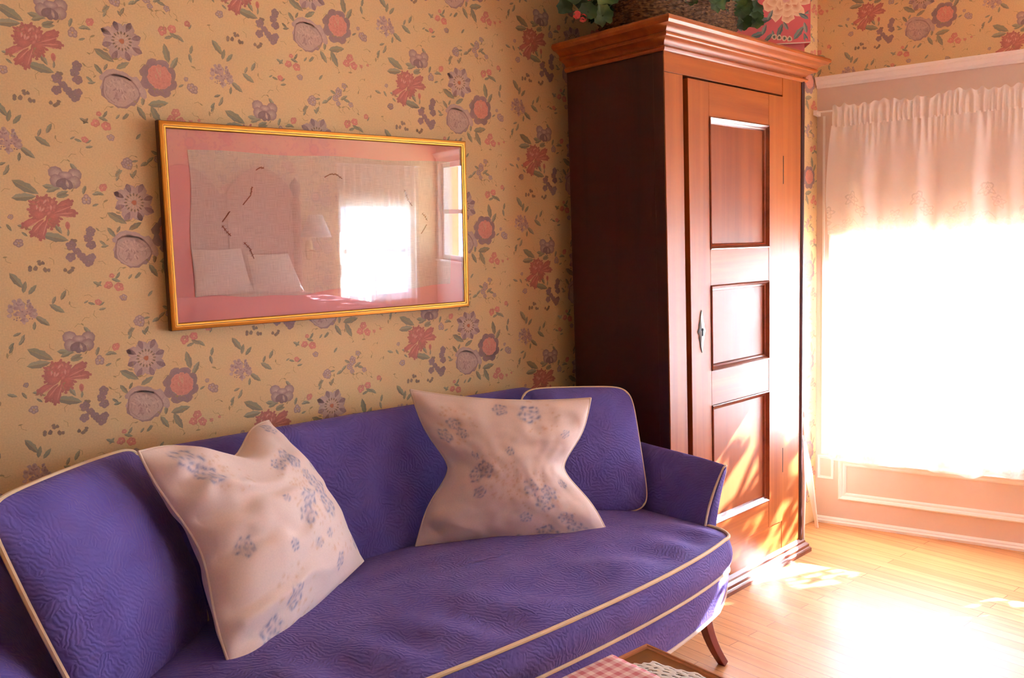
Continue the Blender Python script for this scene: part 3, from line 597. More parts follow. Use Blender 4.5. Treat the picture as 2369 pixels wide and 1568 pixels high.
# ------------------------------------------------------------------ sofa
SX0, SX1, SM = .375, 2.365, 1.37
SO = thing('sofa', 'violet blue upholstered sofa with flared arms, cream piping and curved wooden legs', 'sofa', (SM, -.6, 0))
def front_y(x): t = (x-SM+.10)/1.08; return -1.05+.085*t*t+.03*t**6
def seat_outline(off=0., back=-.235, n=46):
    """front edge left to right, round the corners, back along the arms; list of (x,y)"""
    xs0, xs1 = SX0-.01, SX1+.012; pts = []
    for k in range(9): pts.append((xs0-off, lerp(back, -.80, k/8)))
    rc = .075; xa, xb = xs0+rc, xs1-rc
    ya = front_y(xa)
    for k in range(1, 10): a = k/10*PI/2; pts.append((xa-(rc+off)*math.cos(a), ya+rc-(rc+off)*math.sin(a)+.03*(1-math.sin(a))))
    for k in range(n+1): x = lerp(xa, xb, k/n); pts.append((x, front_y(x)-off))
    yb = front_y(xb)
    for k in range(1, 10): a = k/10*PI/2; pts.append((xb+(rc+off)*math.sin(a), yb+rc-(rc+off)*math.cos(a)+.03*(1-math.cos(a))))
    for k in range(9): pts.append((xs1+off, lerp(-.80, back, k/8)))
    return pts
ZT, ZB_ = .458, .345
cu = MB(); ol = seat_outline(); n = len(ol)
def bulge(z): t = (z-ZB_)/(ZT-ZB_); return .016*math.sin(PI*max(0,min(1,t)))
rings = []
for k in range(7): z = lerp(ZB_, ZT, k/6); o2 = seat_outline(bulge(z)); rings.append([(x, y, z) for x, y in o2])
def spine(p): return (max(SX0+.42, min(SX1-.42, p[0])), -.62)
for k in range(1, 18):
    t = k/17; ring = []
    for p in ol:
        s_ = spine(p); x, y = lerp(p[0], s_[0], t), lerp(p[1], s_[1], t)
        z = ZT+.048*(1-(1-t)**2.2)
        d = 1-t
        wr = .0105*math.sin(x*24+y*17+2.2*math.sin(x*5+1))*math.exp(-((y+.93)/.13)**2)*(1 if y < -.6 else 0)*sstep(t*6)
        wr += .006*noise.noise(Vector((x*4, y*7, 1)))*sstep(t*4)+.004*noise.noise(Vector((x*13, y*11, 4)))*sstep(t*5)
        ring.append((x, y, z+wr))
    rings.append(ring)
cu.grid(rings, True); cu.cap(rings[0], flip=True)
cu.build('seat_cushion', M['fabric'], SO, world=True, auto=60)
def rail_path(z, off, inset=0.): 
    o2 = seat_outline(off); return [(x, y, z(x, y) if callable(z) else z) for x, y in o2]
def zbot(x, y):
    t = abs(x-SM)/(SX1-SM+.012); return .196+.030*max(0, min(1, t))**2+.11*sstep((t-.90)/.10)*(1 if y < -.7 else 1)
def piping(name, path, r, m='pipe', parent=SO, lab=None):
    o = MB().tube(path, r, 8).build(name, M[m], parent, world=True)
    if lab: o['label'] = lab
    return o
piping('piping', [(x, y, z+.002) for x, y, z in rail_path(ZT, .003)], .0062, lab='cream piping cord along a seam')
piping('piping', rail_path(ZB_-.002, .002), .0058)
ap = MB(); ro = [[(x, y, z) for x, y in seat_outline(o_)] for z, o_ in ((.340,-.002),(.325,.0),(.30,.004))]
# apron down to its shaped lower edge
o2 = seat_outline(.004); rows = [ro[0], ro[1]]
for k in range(1, 7):
    t = k/6; o3 = seat_outline(.004-.014*t*t); rows.append([(x, y, lerp(.325, zbot(x, y), t)) for x, y in o3])
o4 = seat_outline(-.05); rows.append([(x, y, zbot(x, y)+.004) for x, y in o4]); rows.append([(x, y, .335) for x, y in o4])
ap.grid(rows); ap.build('apron', M['fabric'], SO, world=True, auto=60)
piping('piping', [(x, y, zbot(x, y)) for x, y in seat_outline(-.008)], .0065, 'gpipe')
dk = MB(); dk.prism([(x, y) for x, y in seat_outline(-.06, -.13)], .24, .344); dk.build('deck', M['fabric'], SO, world=True, smooth=False)
# back
bk = MB(); rows = []; nb = 60
for k in range(nb+1):
    x = lerp(SX0-.105, SX1+.02, k/nb); t = min(1, abs(x-SM)/(SX1-SM))
    h = .926-.006*t-.11*sstep((t-.72)/.28); tk = .095
    sec = [(-.105,.26),(-.250,.30),(-.250,.46),(-.242,.60),(-.228,.74),(-.210,h-.05),(-.200,h-.022),(-.182,h-.004),(-.160,h+.002),(-.138,h-.004),(-.118,h-.022),(-.105,h-.06),(-.100,.60)]
    rows.append([(x, y, z) for y, z in sec])
bk.grid([r+[r[0]] for r in rows]); bk.cap(rows[0]); bk.cap(rows[-1], flip=True)
bk.build('backrest', M['fabric'], SO, world=True, auto=60)
# arms
def arm(sign):
    X = lambda x: SM+sign*(x-SM); mb = MB(); rows = []; tips = []; front = None
    ns = 26
    for k in range(ns+1):
        t = k/ns; y = lerp(-.14, -.815, t)
        xt = 2.388+.104*sstep((t-.25)/.75)**1.2; zt = .775-.118*(t**.9)-.004*math.sin(t*PI)
        if sign < 0: xt += .085; zt += .035
        xb, zb = 2.350+.012*t, .40
        sec = []
        for j in range(9):                          # inner face, concave flare
            q = j/8; sec.append((lerp(xb, xt-.012, q**1.9), lerp(zb, zt-.006, q)))
        for a in (.25, .5, .75): sec.append((xt-.012+.014*math.sin(a*PI), zt-.006+.010*math.sin(a*PI)+ -.012*(a)))
        for j in range(9):
            q = j/8; sec.append((lerp(xt+.0, xb+.030, 1-(1-q)**2.0), lerp(zt-.02, .26, q)))
        sec.append((xb, .26))
        rows.append([(X(x), y, z) for x, z in sec]); tips.append((X(xt), y, zt))
    mb.grid([r+[r[0]] for r in rows])
    # soft rounded front face
    f = rows[-1]; cxx = sum(p[0] for p in f)/len(f); czz = sum(p[2] for p in f)/len(f)
    fr = [[(lerp(p[0], cxx, q*.25), -.815-.012*math.sin(q*PI/2), lerp(p[2], czz, q*.06)) for p in f] for q in (0,.5,1)]
    mb.grid([r+[r[0]] for r in fr]); mb.cap(fr[-1]); mb.cap(rows[0])
    ar = mb.build('arm', M['fabric'], SO, world=True, auto=50)
    inner = [(p[0]-sign*.000, p[1]-.002, p[2]) for p in f[:11]]
    outer = [(p[0], p[1]-.002, p[2]) for p in f[11:-1]]
    po = MB().tube(inner+outer[:7], .0045, 8).build('piping', M['gpipe'], ar); 
    inv = SO.matrix_basis.inverted()
    for v_ in po.data.vertices: v_.co = inv @ v_.co
arm(1); arm(-1)
def saber(x, y, dx, dy):
    mb = MB(); p = []; r = []
    for k in range(11):
        t = k/10; p.append((x+dx*(t**2.2), y+dy*(t**2.2), lerp(.27, .0, t))); r.append(lerp(.031, .018, t**.8))
    p[-1] = (p[-1][0], p[-1][1], 0.0)
    mb.tube(p, r, 4, sq=(.72,.72)); o = mb.build('leg', M['leg'], SO, world=True, bevel=.003, auto=40); return o
saber(2.262, -.885, .072, -.035); saber(2*SM-2.262, -.885, -.072, -.035); saber(2.27, -.17, .03, .03); saber(2*SM-2.27, -.17, -.03, .03)

# ------------------------------------------------------------------ pillows
def pillow(name, corners, T, label, cat='cushion', group=None, ku=.0, kv=.0, p=None, m='fabric', n=64, print_fn=None, wr=None, pipe=None, pipe_r=.004, ridge=0, thb=None, expo=.5, pw=2.0, grow=1.0):
    TL, TR, BR, BL = [Vector(c) for c in corners]; ctr = (TL+TR+BR+BL)/4
    TL, TR, BR, BL = [ctr+(c-ctr)*grow for c in (TL, TR, BR, BL)]
    ux = ((TR-TL)+(BR-BL)).normalized(); uz = ((TL-BL)+(TR-BR)).normalized(); nn = ux.cross(uz).normalized()   # towards the viewer
    def pos(u, v):
        uu, vv = u, v
        if p:
            mm = max(abs(u), abs(v)); lp = (abs(u)**p+abs(v)**p)**(1/p) or 1; uu, vv = u*mm/lp, v*mm/lp
        ku_, kv_ = (ku(vv, uu) if callable(ku) else ku), (kv(uu, vv) if callable(kv) else kv)
        u2 = uu*(1-ku_*((1-abs(vv)**pw) if pw else .55*(1-abs(vv)**1.2)+.45*math.exp(-(vv/.38)**2))); v2 = vv*(1-kv_*(1-abs(uu)**(pw or 2)))
        a, b_ = (u2+1)/2, (v2+1)/2
        return (BL.lerp(BR, a)).lerp(TL.lerp(TR, a), b_)
    vs = []; fs = []; cols = []; N1 = n+1
    prm = [math.sin(PI/2*(2*i/n-1)) for i in range(N1)]
    for side in (1, -1):
        for j in range(N1):
            for i in range(N1):
                u, v = prm[i], prm[j]; e = max(0, (1-u*u)*(1-v*v)); th = (T if side > 0 else (thb or T))*e**expo
                if wr and e > 0: th += wr(u, v, side)*min(1, e*9)
                q = pos(u, v)+nn*(side*th); vs.append(tuple(q)); cols.append(print_fn(u, v, side) if print_fn else (1,1,1,1))
    o = N1*N1
    for j in range(n):
        for i in range(n):
            a = j*N1+i; fs.append((a, a+1, a+N1+1, a+N1)); fs.append((o+a+N1, o+a+N1+1, o+a+1, o+a))
    base = ctr - uz*((TL-BL).length/2)
    r = thing(name, label, cat, tuple(base), (0,0,0), group)
    mb = MB(); mb.add([Vector(q)-base for q in vs], fs)
    mb.build('cover', M[m], r, cols=cols if print_fn else None, weld=not print_fn, auto=None, recalc=not print_fn)
    edge = [(x, -1) for x in prm]+[(1, x) for x in prm[1:]]+[(x, 1) for x in prm[::-1][1:]]+[(-1, x) for x in prm[::-1][1:-1]]
    pp = MB().tube([pos(u, v)-base for u, v in edge], pipe_r, 7, closed=True).build('piping', M[pipe or 'pipe'], r)
    return r
# violet bolster pillows at the two ends
wv = lambda u, v, s: .006*noise.noise(Vector((u*3, v*3, s)))
pillow('throw_pillow', [(.228,-.720,.982),(.640,-.290,.962),(.752,-.442,.474),(.385,-.730,.478)], .085, 'violet pillow with cream piping propped against the arm beneath the tall cream pillow', 'pillow', 'violet pillows at the ends of the sofa', p=11, ku=-.03, kv=-.03, wr=wv, pipe_r=.0062, n=56, thb=.05)
pillow('throw_pillow', [(1.985,-.275,.940),(2.378,-.465,.918),(2.338,-.585,.478),(1.950,-.385,.488)], .075, 'violet pillow with cream piping standing in the corner nearest the wardrobe', 'pillow', 'violet pillows at the ends of the sofa', p=8, ku=-.01, kv=-.02, wr=wv, pipe_r=.0045, n=56, thb=.04)
def printer(flowers, specks, seed):
    rnd = random.Random(seed); base = np.array(S(234,214,202)[:3]); blue = np.array(S(120,130,164)[:3]); pale = np.array(S(196,190,196)[:3]); och = np.array(S(206,160,104)[:3])
    sp = []
    for (cu_, cv_, rr, k) in specks:
        for _ in range(k):
            a = rnd.random()*2*PI; q = rr*math.sqrt(rnd.random()); sp.append((cu_+q*math.cos(a), cv_+q*math.sin(a), rnd.uniform(.008,.020)))
    sp = np.array(sp)
    def fn(u, v, side):
        c = base.copy()
        if side < 0: return tuple(c)+(1,)
        d = (sp[:,0]-u)**2+(sp[:,1]-v)**2; q = np.exp(-d/(sp[:,2]**2)).max(); c = c*(1-.55*q)+och*.55*q
        for (fu, fv, R_) in flowers:
            dx, dy = u-fu, v-fv; d = math.hypot(dx, dy)/R_
            if d > 1.6: continue
            a = math.atan2(dy, dx); nz = .55+.45*math.sin(a*7+fu*40+3*noise.noise(Vector((u*30, v*30, fu*9))))
            k = math.exp(-((d-.82-.12*math.sin(a*5+fv*20))/.17)**2)*nz*.9
            k = max(k, .75*math.exp(-((d-.38)/.13)**2)*(.5+.5*math.sin(a*3+fu*17))); k = max(k, .6*math.exp(-(d/.16)**2))
            h = .30*math.exp(-(d/1.0)**4)
            c = c*(1-h)+pale*h; c = c*(1-k)+blue*k
        return tuple(c)+(1,)
    return fn
f1 = [(-.72,.80,.13),(-.66,.60,.11),(.22,.62,.09),(.42,.60,.10),(.44,.50,.09),(.47,.28,.07),(.22,.05,.12),(.52,.10,.13),(.10,-.12,.10),(.50,-.15,.13),(-.10,.15,.05),(.1,-.42,.05),(.3,-.40,.05),(.35,-.72,.08),(-.35,-.72,.10),(-.62,-.88,.12),(-.25,-.30,.06),(.9,-.72,.08),(-.75,-.1,.09),(.75,.9,.08),(.80,.3,.07)]
s1 = [(.3,.05,.35,60),(-.5,.6,.25,30),(.3,.5,.3,34),(-.3,-.7,.3,30),(.2,-.35,.25,20),(.6,-.5,.25,20)]
f2 = [(-.62,.62,.08),(-.78,.45,.09),(-.55,.50,.07),(-.40,.02,.12),(-.55,-.06,.10),(-.44,-.28,.08),(.02,.28,.06),(-.50,.2,.05),(.28,-.22,.11),(.52,-.30,.10),(.40,-.44,.11),(.14,-.62,.07),(.60,-.66,.09),(.35,-.86,.12),(.68,-.84,.12),(.52,-.96,.08),(.05,-.95,.08),(.28,.80,.13),(-.05,.86,.08),(.75,.5,.06),(.8,-.2,.06)]
s2 = [(-.2,-.05,.32,70),(.35,-.25,.3,44),(-.6,.6,.25,30),(.4,.82,.3,30),(.5,-.8,.3,26),(0,-.2,.3,20)]
w1 = lambda u, v, s: ((.013 if s > 0 else .003)*math.sin(v*17+3*noise.noise(Vector((u*3,v*3,2))))*math.exp(-(u+1)*1.1)+.004*math.sin(u*15+v*3)*math.exp(-(1-v)*3.0)+.010*noise.noise(Vector((u*2.2,v*2.2,s*3))))
w2 = lambda u, v, s: (.008*math.sin(v*13+u*4)*math.exp(-(1-abs(u))*2.6)+.005*math.sin(u*12)*math.exp(-(1-v)*3)+.009*noise.noise(Vector((u*2.3,v*2.3,s*5)))+.004*noise.noise(Vector((u*7,v*7,s))))
pillow('throw_pillow', [(.580,-.525,.998),(1.022,-.262,.970),(1.236,-.402,.520),(.700,-.722,.464)], .14, 'cream pillow printed with blue roses turned sideways against the violet pillow, tilted on one corner', 'pillow', 'cream floral pillows on the sofa', pw=1.6, ku=lambda v, u: .20*math.exp(-((v-.1)/.7)**2) if u < 0 else -.03, kv=lambda u, v: .30*math.exp(-((u-.15)/.5)**2) if v > 0 else -.02, m='print', n=150, print_fn=printer(f1, s1, 3), wr=w1, pipe='gpipe', pipe_r=.0036, thb=.10, expo=.55)
pillow('throw_pillow', [(1.530,-.252,.996),(2.052,-.580,.934),(2.026,-.686,.466),(1.496,-.296,.476)], .105, 'cream pillow printed with blue roses standing upright with pinched-in sides near the wardrobe', 'pillow', 'cream floral pillows on the sofa', pw=0, ku=lambda v, u: .37 if u < 0 else .40, kv=lambda u, v: .08 if v > 0 else .0, m='print', n=150, print_fn=printer(f2, s2, 8), wr=w2, pipe='gpipe', pipe_r=.0036, thb=.06, expo=.6)

# ------------------------------------------------------------------ curtains (window-wall frame: s, depth into the room, z)
def wall_obj(root): pass
CW = Matrix.Translation(C0) @ Matrix.Rotation(WROT, 4, 'Z')
def wthing(name, label, cat, s, o, z, group=None):
    r = thing(name, label, cat, on_wall(s, o, z), (0,0,WROT), group); r['_s'] = 0; del r['_s']; return r
def wl_pts(root_so, pts): s0, o0, z0 = root_so; return [[(s-s0, -(o-o0), z-z0) for s, o, z in row] for row in pts]

va0 = (.09, .055, 2.06)
VA = wthing('lace_valance', 'short white gathered valance with scalloped lace hem on a thin rod', 'curtain', *va0)
ns, nz = 440, 190; S0, S1 = .088, 1.28
def scallop(s): q = (s-.05)/.285; return 1.502-.040*abs(math.cos(PI*q))**.6*1.0+.014*math.sin(s*9+1)
rows = []; cols = []
rnd = random.Random(4)
def lacemark(s, h):
    """h = height above the hem; embroidered sprays and edge"""
    c = 0.0
    if h < .012: c = 1
    for per, ph, hh, R_ in ((.285,.05,.055,.052),(.1425,.02,.040,.026),(.1425,.09,.105,.030),(.285,.19,.150,.034)):
        k = round((s-ph)/per); dx = s-(ph+k*per); dy = h-hh; d = math.hypot(dx, dy)/R_
        if d < 1.3:
            a = math.atan2(dy, dx); ring = abs(d-.72-.20*math.cos(5*a+k)); c = max(c, 1 if ring < .13 else 0, 1 if d < .2 else 0, .7 if abs(d-.4) < .07 else 0)
    for k in range(2):
        q = h-(.020+.012*k)-.010*math.sin(s*2*PI/.0713+k*PI); c = max(c, 1 if abs(q) < .0035 else 0)
    return c
for j in range(nz+1):
    row = []
    for i in range(ns+1):
        s = lerp(S0, S1, i/ns); zb = scallop(s); t = j/nz; z = lerp(zb, 2.000, t)
        g = (2.0-z)/(2.0-1.48)
        fold = (.016*math.sin(s*31+.6*math.sin(s*7))+.010*math.sin(s*53+1.3)+.012*math.sin(s*17+2))*sstep(g*1.4+.12)+.0045*math.sin(s*190+3*math.sin(s*23))*(1-sstep(g*2.5))
        sag = .010*math.sin(g*PI)
        se = s-.020*math.sin(min(1,g*1.2)*PI*.8)*math.exp(-((s-S0)/.06))+.006*math.sin(g*5+s*11)*sstep(g)
        row.append((se, .078+sag+fold+.010*g, z)); h = z-zb; cols.append((lacemark(s, h) if h < .21 else 0, 0, 0, 1))
    rows.append(row)
MB().grid(wl_pts(va0, rows)).build('skirt', M['valance'], VA, cols=cols, auto=None, recalc=False)
rows = []; cols = []; n2 = 700
for j in range(13):
    t = j/12; row = []
    for i in range(n2+1):
        s = lerp(S0+.004, S1, i/n2); nzv = noise.noise(Vector((s*26, 1.5, 0))); z = lerp(1.992, 2.060, t/.6) if t <= .6 else lerp(2.060, 2.094+.016*nzv+.006*math.sin(s*140), (t-.6)/.4)
        am = .0065*math.sin(s*235+2.5*math.sin(s*31)) if t <= .6 else .0065*math.sin(s*235+2.5*math.sin(s*31))*(1-(t-.6)/.4)+((t-.6)/.4)*(.014*noise.noise(Vector((s*30, 4, 2)))+.008*math.sin(s*120+1))
        row.append((s, .080+am+(.006 if .1 < t < .55 else 0), z)); cols.append((0.1,0,0,1))
    rows.append(row)
MB().grid(wl_pts(va0, rows)).build('ruffle', M['valance'], VA, cols=cols, auto=None, recalc=False)
RD = wthing('curtain_rod', 'thin white curtain rod running to the corner above the window', 'curtain rod', .0, .0, 2.072)
MB().tube([(.006,-.066,.001),(1.34,-.074,0)], .0045, 8).build('rod', M['white'], RD)
MB().box(0, .018, -.072, .0, -.012, .012).build('bracket', M['white'], RD, bevel=.002)
sh0 = (.02, .02, .33)
def added_sheer(name, label, s0, s1, z0, z1, m):
    r = wthing(name, label, 'curtain', s0, .02, z0); rows = []; cols = []
    for j in range(24):
        rows.append([(lerp(s0, s1, i/220), .035+.014*math.sin(lerp(s0, s1, i/220)*40)+.008*math.sin(lerp(s0, s1, i/220)*67+1), lerp(z0, z1, j/23)) for i in range(221)]); cols += [(0,0,0,1)]*221
    MB().grid(wl_pts((s0, .02, z0), rows)).build('panel', m, r, cols=cols, auto=None, recalc=False)
    MB().tube([(-.02,-.035,z1-z0-.01),(s1-s0+.02,-.035,z1-z0-.01)], .006, 8).build('rod', M['white'], r)
added_sheer('sheer_curtain', 'unseen white sheer curtain added to diffuse sunlight at the next window along the wall', 1.45, 2.85, .36, 1.80, sheer('added_sheer', .12, .8, S(252,250,248)))  # curtain out of view, added to turn direct sun into soft white light
SH = wthing('sheer_curtain', 'long translucent white lace-edged curtain glowing in front of the window', 'curtain', *sh0)
rows = []; cols = []; ns = 420; nz = 150
for j in range(nz+1):
    row = []
    for i in range(ns+1):
        s = lerp(.07, 1.27, i/ns); zb = .336+.010*math.sin(s*16+.5)+.006*math.sin(s*41); z = lerp(zb, 1.74, j/nz); g = (1.74-z)/1.4
        fold = (.010*math.sin(s*38+.5*math.sin(z*2))+.006*math.sin(s*71+1)+.008*math.sin(s*19+.4))*(.5+.5*g)
        row.append((s, .030+fold+.006*g, z)); h = z-zb
        c = 0
        if h < .17: c = lacemark(s*1.03+.06, h*.95)*.9
        cols.append((c,0,0,1))
    rows.append(row)
shm = sheer('lower_sheer', .42, .65, S(250,244,238), 'Col', .10)
MB().grid(wl_pts(sh0, rows)).build('panel', shm, SH, cols=cols, auto=None, recalc=False)

# ------------------------------------------------------------------ tree outside: dapples the sunlight; far crown added to shade the wide window
TR = thing('tree', 'leafy tree standing outside beyond the bright window', 'tree', (7.2, -2.3, -.5))
sd_ = -SUN_DIR.normalized(); cen = Vector((4.12, -1.0, 1.0))+sd_*1.9
tb = MB(); tb.tube([(7.2,-2.3,-.5),(7.15,-2.3,1.2),(6.8,-2.2,2.2),(cen.x+.5,cen.y,cen.z+.1),(cen.x-.3,cen.y+.2,cen.z+.7)], [.14,.12,.09,.045,.02], 10)
rnd = random.Random(14); lf = MB()
sx_ = sd_.cross(Vector((0,0,1))).normalized(); sy_ = sx_.cross(sd_)
for k in range(330):  # later clumps make the added crown that blocks sun farther along the wall
    a = rnd.random()*2*PI; q = 1.15*math.sqrt(rnd.random()); c = cen+(TW*rnd.uniform(2.25,3.2)+sd_*.8 if k > 66 else Vector((0,0,0)))+sx_*(q*math.cos(a))+sy_*(q*math.sin(a))+sd_*rnd.uniform(-.2,.4)
    if k % 3 == 0: tb.tube([cen+sd_*.2, cen.lerp(c, .6)+Vector((0,0,.05)), c], [.02,.012,.005], 5)
    sp_ = rnd.uniform(.05,.10)
    for j in range(20):
        p = c+Vector((rnd.gauss(0,sp_), rnd.gauss(0,sp_), rnd.gauss(0,sp_*1.2))); d = Vector((rnd.gauss(0,1), rnd.gauss(0,1), rnd.gauss(0,1)-.5)).normalized(); e = d.cross(sd_).normalized(); L = rnd.uniform(.07,.12)
        lf.add([p, p+d*L*.5+e*L*.28, p+d*L, p+d*L*.5-e*L*.28, p+d*L*.5+sd_*L*.06], [(0,1,4),(1,2,4),(2,3,4),(3,0,4)])
inv = TR.matrix_basis.inverted()
tb.build('trunk', M['wooddark'], TR, world=True); lf.build('foliage', M['leaf'], TR, world=True, auto=None, recalc=False, weld=False)

# ------------------------------------------------------------------ framed linen
PX, PZ0, PW, PH = 1.3935, 1.2428, 1.1152, .6195
PI_ = thing('framed_textile', 'gilt framed pink-matted piece of old embroidered linen behind glass', 'picture', (PX, -.0268, PZ0), (.0262,0,0))
def frame_sweep(prof, m, name, lab=None):
    mb = MB(); x0, x1, z0, z1 = -PW/2, PW/2, 0, PH
    rows = [[(cx+dx*a, -h, cz+dz*a) for a, h in prof] for cx, cz, dx, dz in ((x0,z0,1,1),(x1,z0,-1,1),(x1,z1,-1,-1),(x0,z1,1,-1))]
    rows.append(rows[0]); mb.grid([r+[r[0]] for r in rows]); return mb.build(name, m, PI_, auto=25)
frame_sweep([(0,-.022),(0,.006),(.0015,.0085),(.008,.0095),(.0125,.0085),(.0125,-.022)], [M['gold']], 'frame')
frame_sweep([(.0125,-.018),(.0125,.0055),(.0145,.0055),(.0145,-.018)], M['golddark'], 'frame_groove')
frame_sweep([(.0145,-.010),(.0145,.0068),(.0185,.006),(.0215,.003),(.0215,-.010)], M['gold'], 'frame_lip')
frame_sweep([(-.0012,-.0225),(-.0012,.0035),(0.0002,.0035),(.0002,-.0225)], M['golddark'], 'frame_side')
MB().box(-PW/2+.010, PW/2-.010, .004, .010, .010, PH-.010).build('mat_board', M['pinkmat'], PI_, smooth=False)
ln = MB(); rows = []; nl = 70
for j in range(41):
    row = []
    for i in range(nl+1):
        u, v = i/nl, j/40
        xl = lerp(.911, .920, v)+.004*math.sin(v*9+1)-.005*math.sin(v*PI)*0; xr = lerp(1.871, 1.880, v)+.003*math.sin(v*8)
        x = lerp(xl, xr, u); zb = 1.333+.006*math.sin(u*12+1)+.003*math.sin(u*29); zt = 1.782+.003*math.sin(u*15); z = lerp(zb, zt, v)
        row.append((x-PX, .0022+.0006*math.sin(x*60)*math.sin(z*50), z-PZ0))
    rows.append(row)
lo = ln.grid(rows).build('linen', M['linen'], PI_)
lo['label'] = 'frayed greyish linen cloth mounted on pink'
for st in [[(1.113,1.677),(1.107,1.65),(1.08,1.62)],[(1.036,1.599),(1.024,1.583),(1.011,1.567)],[(1.01,1.556),(1.023,1.538),(1.036,1.524)],[(1.077,1.503),(1.095,1.484),(1.107,1.451)],[(1.679,1.679),(1.69,1.648),(1.71,1.622)],[(1.753,1.596),(1.765,1.586),(1.774,1.57)],[(1.77,1.554),(1.759,1.538),(1.746,1.522)],[(1.367,1.714),(1.389,1.725),(1.411,1.725),(1.432,1.711)],[(1.13,1.73),(1.143,1.738),(1.155,1.736)]]:
    pts = []
    for a, c in zip(st[:-1], st[1:]):
        for k in range(6): t = k/6; pts.append((lerp(a[0],c[0],t), lerp(a[1],c[1],t)))
    pts.append(st[-1]); mb = MB(); mb.tube([(x-PX, .0008, z-PZ0) for x, z in pts], .0016, 6)
    for x, z in pts[1::3]: mb.tube([(x-.004-PX, .0006, z-.003-PZ0), (x+.004-PX, .0006, z+.003-PZ0)], .001, 5)
    mb.build('stitching', M['stitch'], lo)
MB().box(-PW/2+.020, PW/2-.020, -.0035, -.0020, .020, PH-.020).build('glass', M['pglass'], PI_, smooth=False)

# ------------------------------------------------------------------ on top of the wardrobe
ZW = 2.2537
PL = thing('potted_plant', 'bushy dark green plant with small coral flowers in a woven basket on the wardrobe', 'plant', (2.740, -.375, ZW))
bm_ = MB(); rows = []; nth = 150
def basket_r(z): return 1.0+.10*(z/.2)
for j in range(53):
    z = .2*j/52; row = []; jj = j//2
    for k in range(nth):
        a = 2*PI*k/nth; wv_ = .0045*math.sin(a*30+(jj % 2)*PI)+(.004 if j % 2 else -.002)
        e = (abs(math.cos(a))**3+abs(math.sin(a))**3)**(-1/3); ra = e*basket_r(z)
        row.append(((.300*ra+wv_)*math.cos(a), (.175*ra+wv_)*math.sin(a), z))
    rows.append(row)
bm_.grid(rows, True); bm_.cap(rows[0], flip=True); bm_.build('basket', M['wicker'], PL, auto=60)
rim = MB(); rim.tube([((.335)*math.cos(2*PI*k/60)*(abs(math.cos(2*PI*k/60))**3+abs(math.sin(2*PI*k/60))**3)**(-1/3), (.197)*math.sin(2*PI*k/60)*(abs(math.cos(2*PI*k/60))**3+abs(math.sin(2*PI*k/60))**3)**(-1/3), .2) for k in range(60)], .011, 8, closed=True); rim.build('basket_rim', M['wicker'], PL)
MB().cap([(.30*math.cos(2*PI*k/40), .17*math.sin(2*PI*k/40), .165) for k in range(40)]).build('soil', M['soil'], PL, recalc=False)
fo = MB(); fl_ = MB(); rnd = random.Random(21)
def round_leaf(mb, c, nrm, R_, spin):
    nrm = Vector(nrm).normalized(); x = nrm.cross(Vector((.3,.2,1))).normalized(); y = nrm.cross(x); c = Vector(c); rings = []
    for q in (0.15, .5, .8, 1):
        ring = []
        for k in range(22):
            a = 2*PI*k/22; rr = R_*q*(1+.10*q*math.cos(7*a))*(1-.35*math.exp(-((((a-spin+PI) % (2*PI))-PI)/.3)**2)); h = R_*(.28*q*q+.05*q*math.sin(7*a))
            ring.append(c+x*rr*math.cos(a)+y*rr*math.sin(a)+nrm*h)
        rings.append(ring)
    mb.grid(rings, True); mb.cap(rings[0])
def sprig(base, tip, R_, nrm):
    P = [Vector(base), Vector(base).lerp(Vector(tip), .5)+Vector((0,0,.05)), Vector(tip)]
    fo.tube(P, .0028, 5); round_leaf(fo, tip, nrm, R_, rnd.random()*6)
for k in range(150):
    a = rnd.random()*2*PI; q = .5+.6*rnd.random(); z = rnd.uniform(.10, .42)
    tip = (.36*q*math.cos(a), .24*q*math.sin(a), z+.05*(1-q)); sprig((.12*math.cos(a), .08*math.sin(a), .17), tip, rnd.uniform(.032,.055), (math.cos(a)+rnd.uniform(-.3,.3), math.sin(a)-.35+rnd.uniform(-.3,.3), rnd.uniform(.1,.8)))
# overhanging leaves seen along the bottom of the foliage (world x, y, z)
inv = PL.matrix_basis.inverted()
for x, y, z, R_ in ((2.285,-.30,2.40,.055),(2.33,-.33,2.345,.05),(2.37,-.32,2.40,.06),(2.30,-.36,2.31,.035),(2.355,-.38,2.30,.04),(2.42,-.36,2.36,.05),(2.26,-.28,2.34,.03),(2.44,-.42,2.41,.05),(2.36,-.40,2.365,.045),
                    (2.585,-.58,2.385,.042),(2.63,-.58,2.375,.035),(2.70,-.60,2.375,.045),(2.745,-.60,2.35,.036),(2.66,-.56,2.41,.05),(2.80,-.58,2.40,.04),
                    (2.96,-.56,2.37,.036),(3.00,-.54,2.335,.034),(3.02,-.52,2.375,.038),(3.07,-.55,2.345,.036),(3.08,-.53,2.39,.042),(2.95,-.54,2.41,.045),(3.04,-.50,2.42,.05),(2.90,-.57,2.42,.04)):
    t = inv @ Vector((x, y, z)); round_leaf(fo, t, (-.55+rnd.uniform(-.3,.3), -.8, rnd.uniform(-.1,.35)), R_, rnd.random()*6); fo.tube([t, Vector((t.x*.6, t.y*.5, .2))], .0028, 5)
fo.build('foliage', M['leaf'], PL, auto=None)
for x, y, z in ((2.30,-.37,2.365),(2.265,-.34,2.30),(2.655,-.60,2.415),(2.67,-.61,2.405),(2.64,-.60,2.43),(2.285,-.35,2.29)):
    c = inv @ Vector((x, y, z))
    for k in range(9):
        d = Vector((rnd.uniform(-1,1), rnd.uniform(-1,.2), rnd.uniform(-1,1))).normalized(); round_leaf(fl_, c+d*.010, d, .009, 0)
fl_.build('blossoms', M['petal'], PL, auto=None)

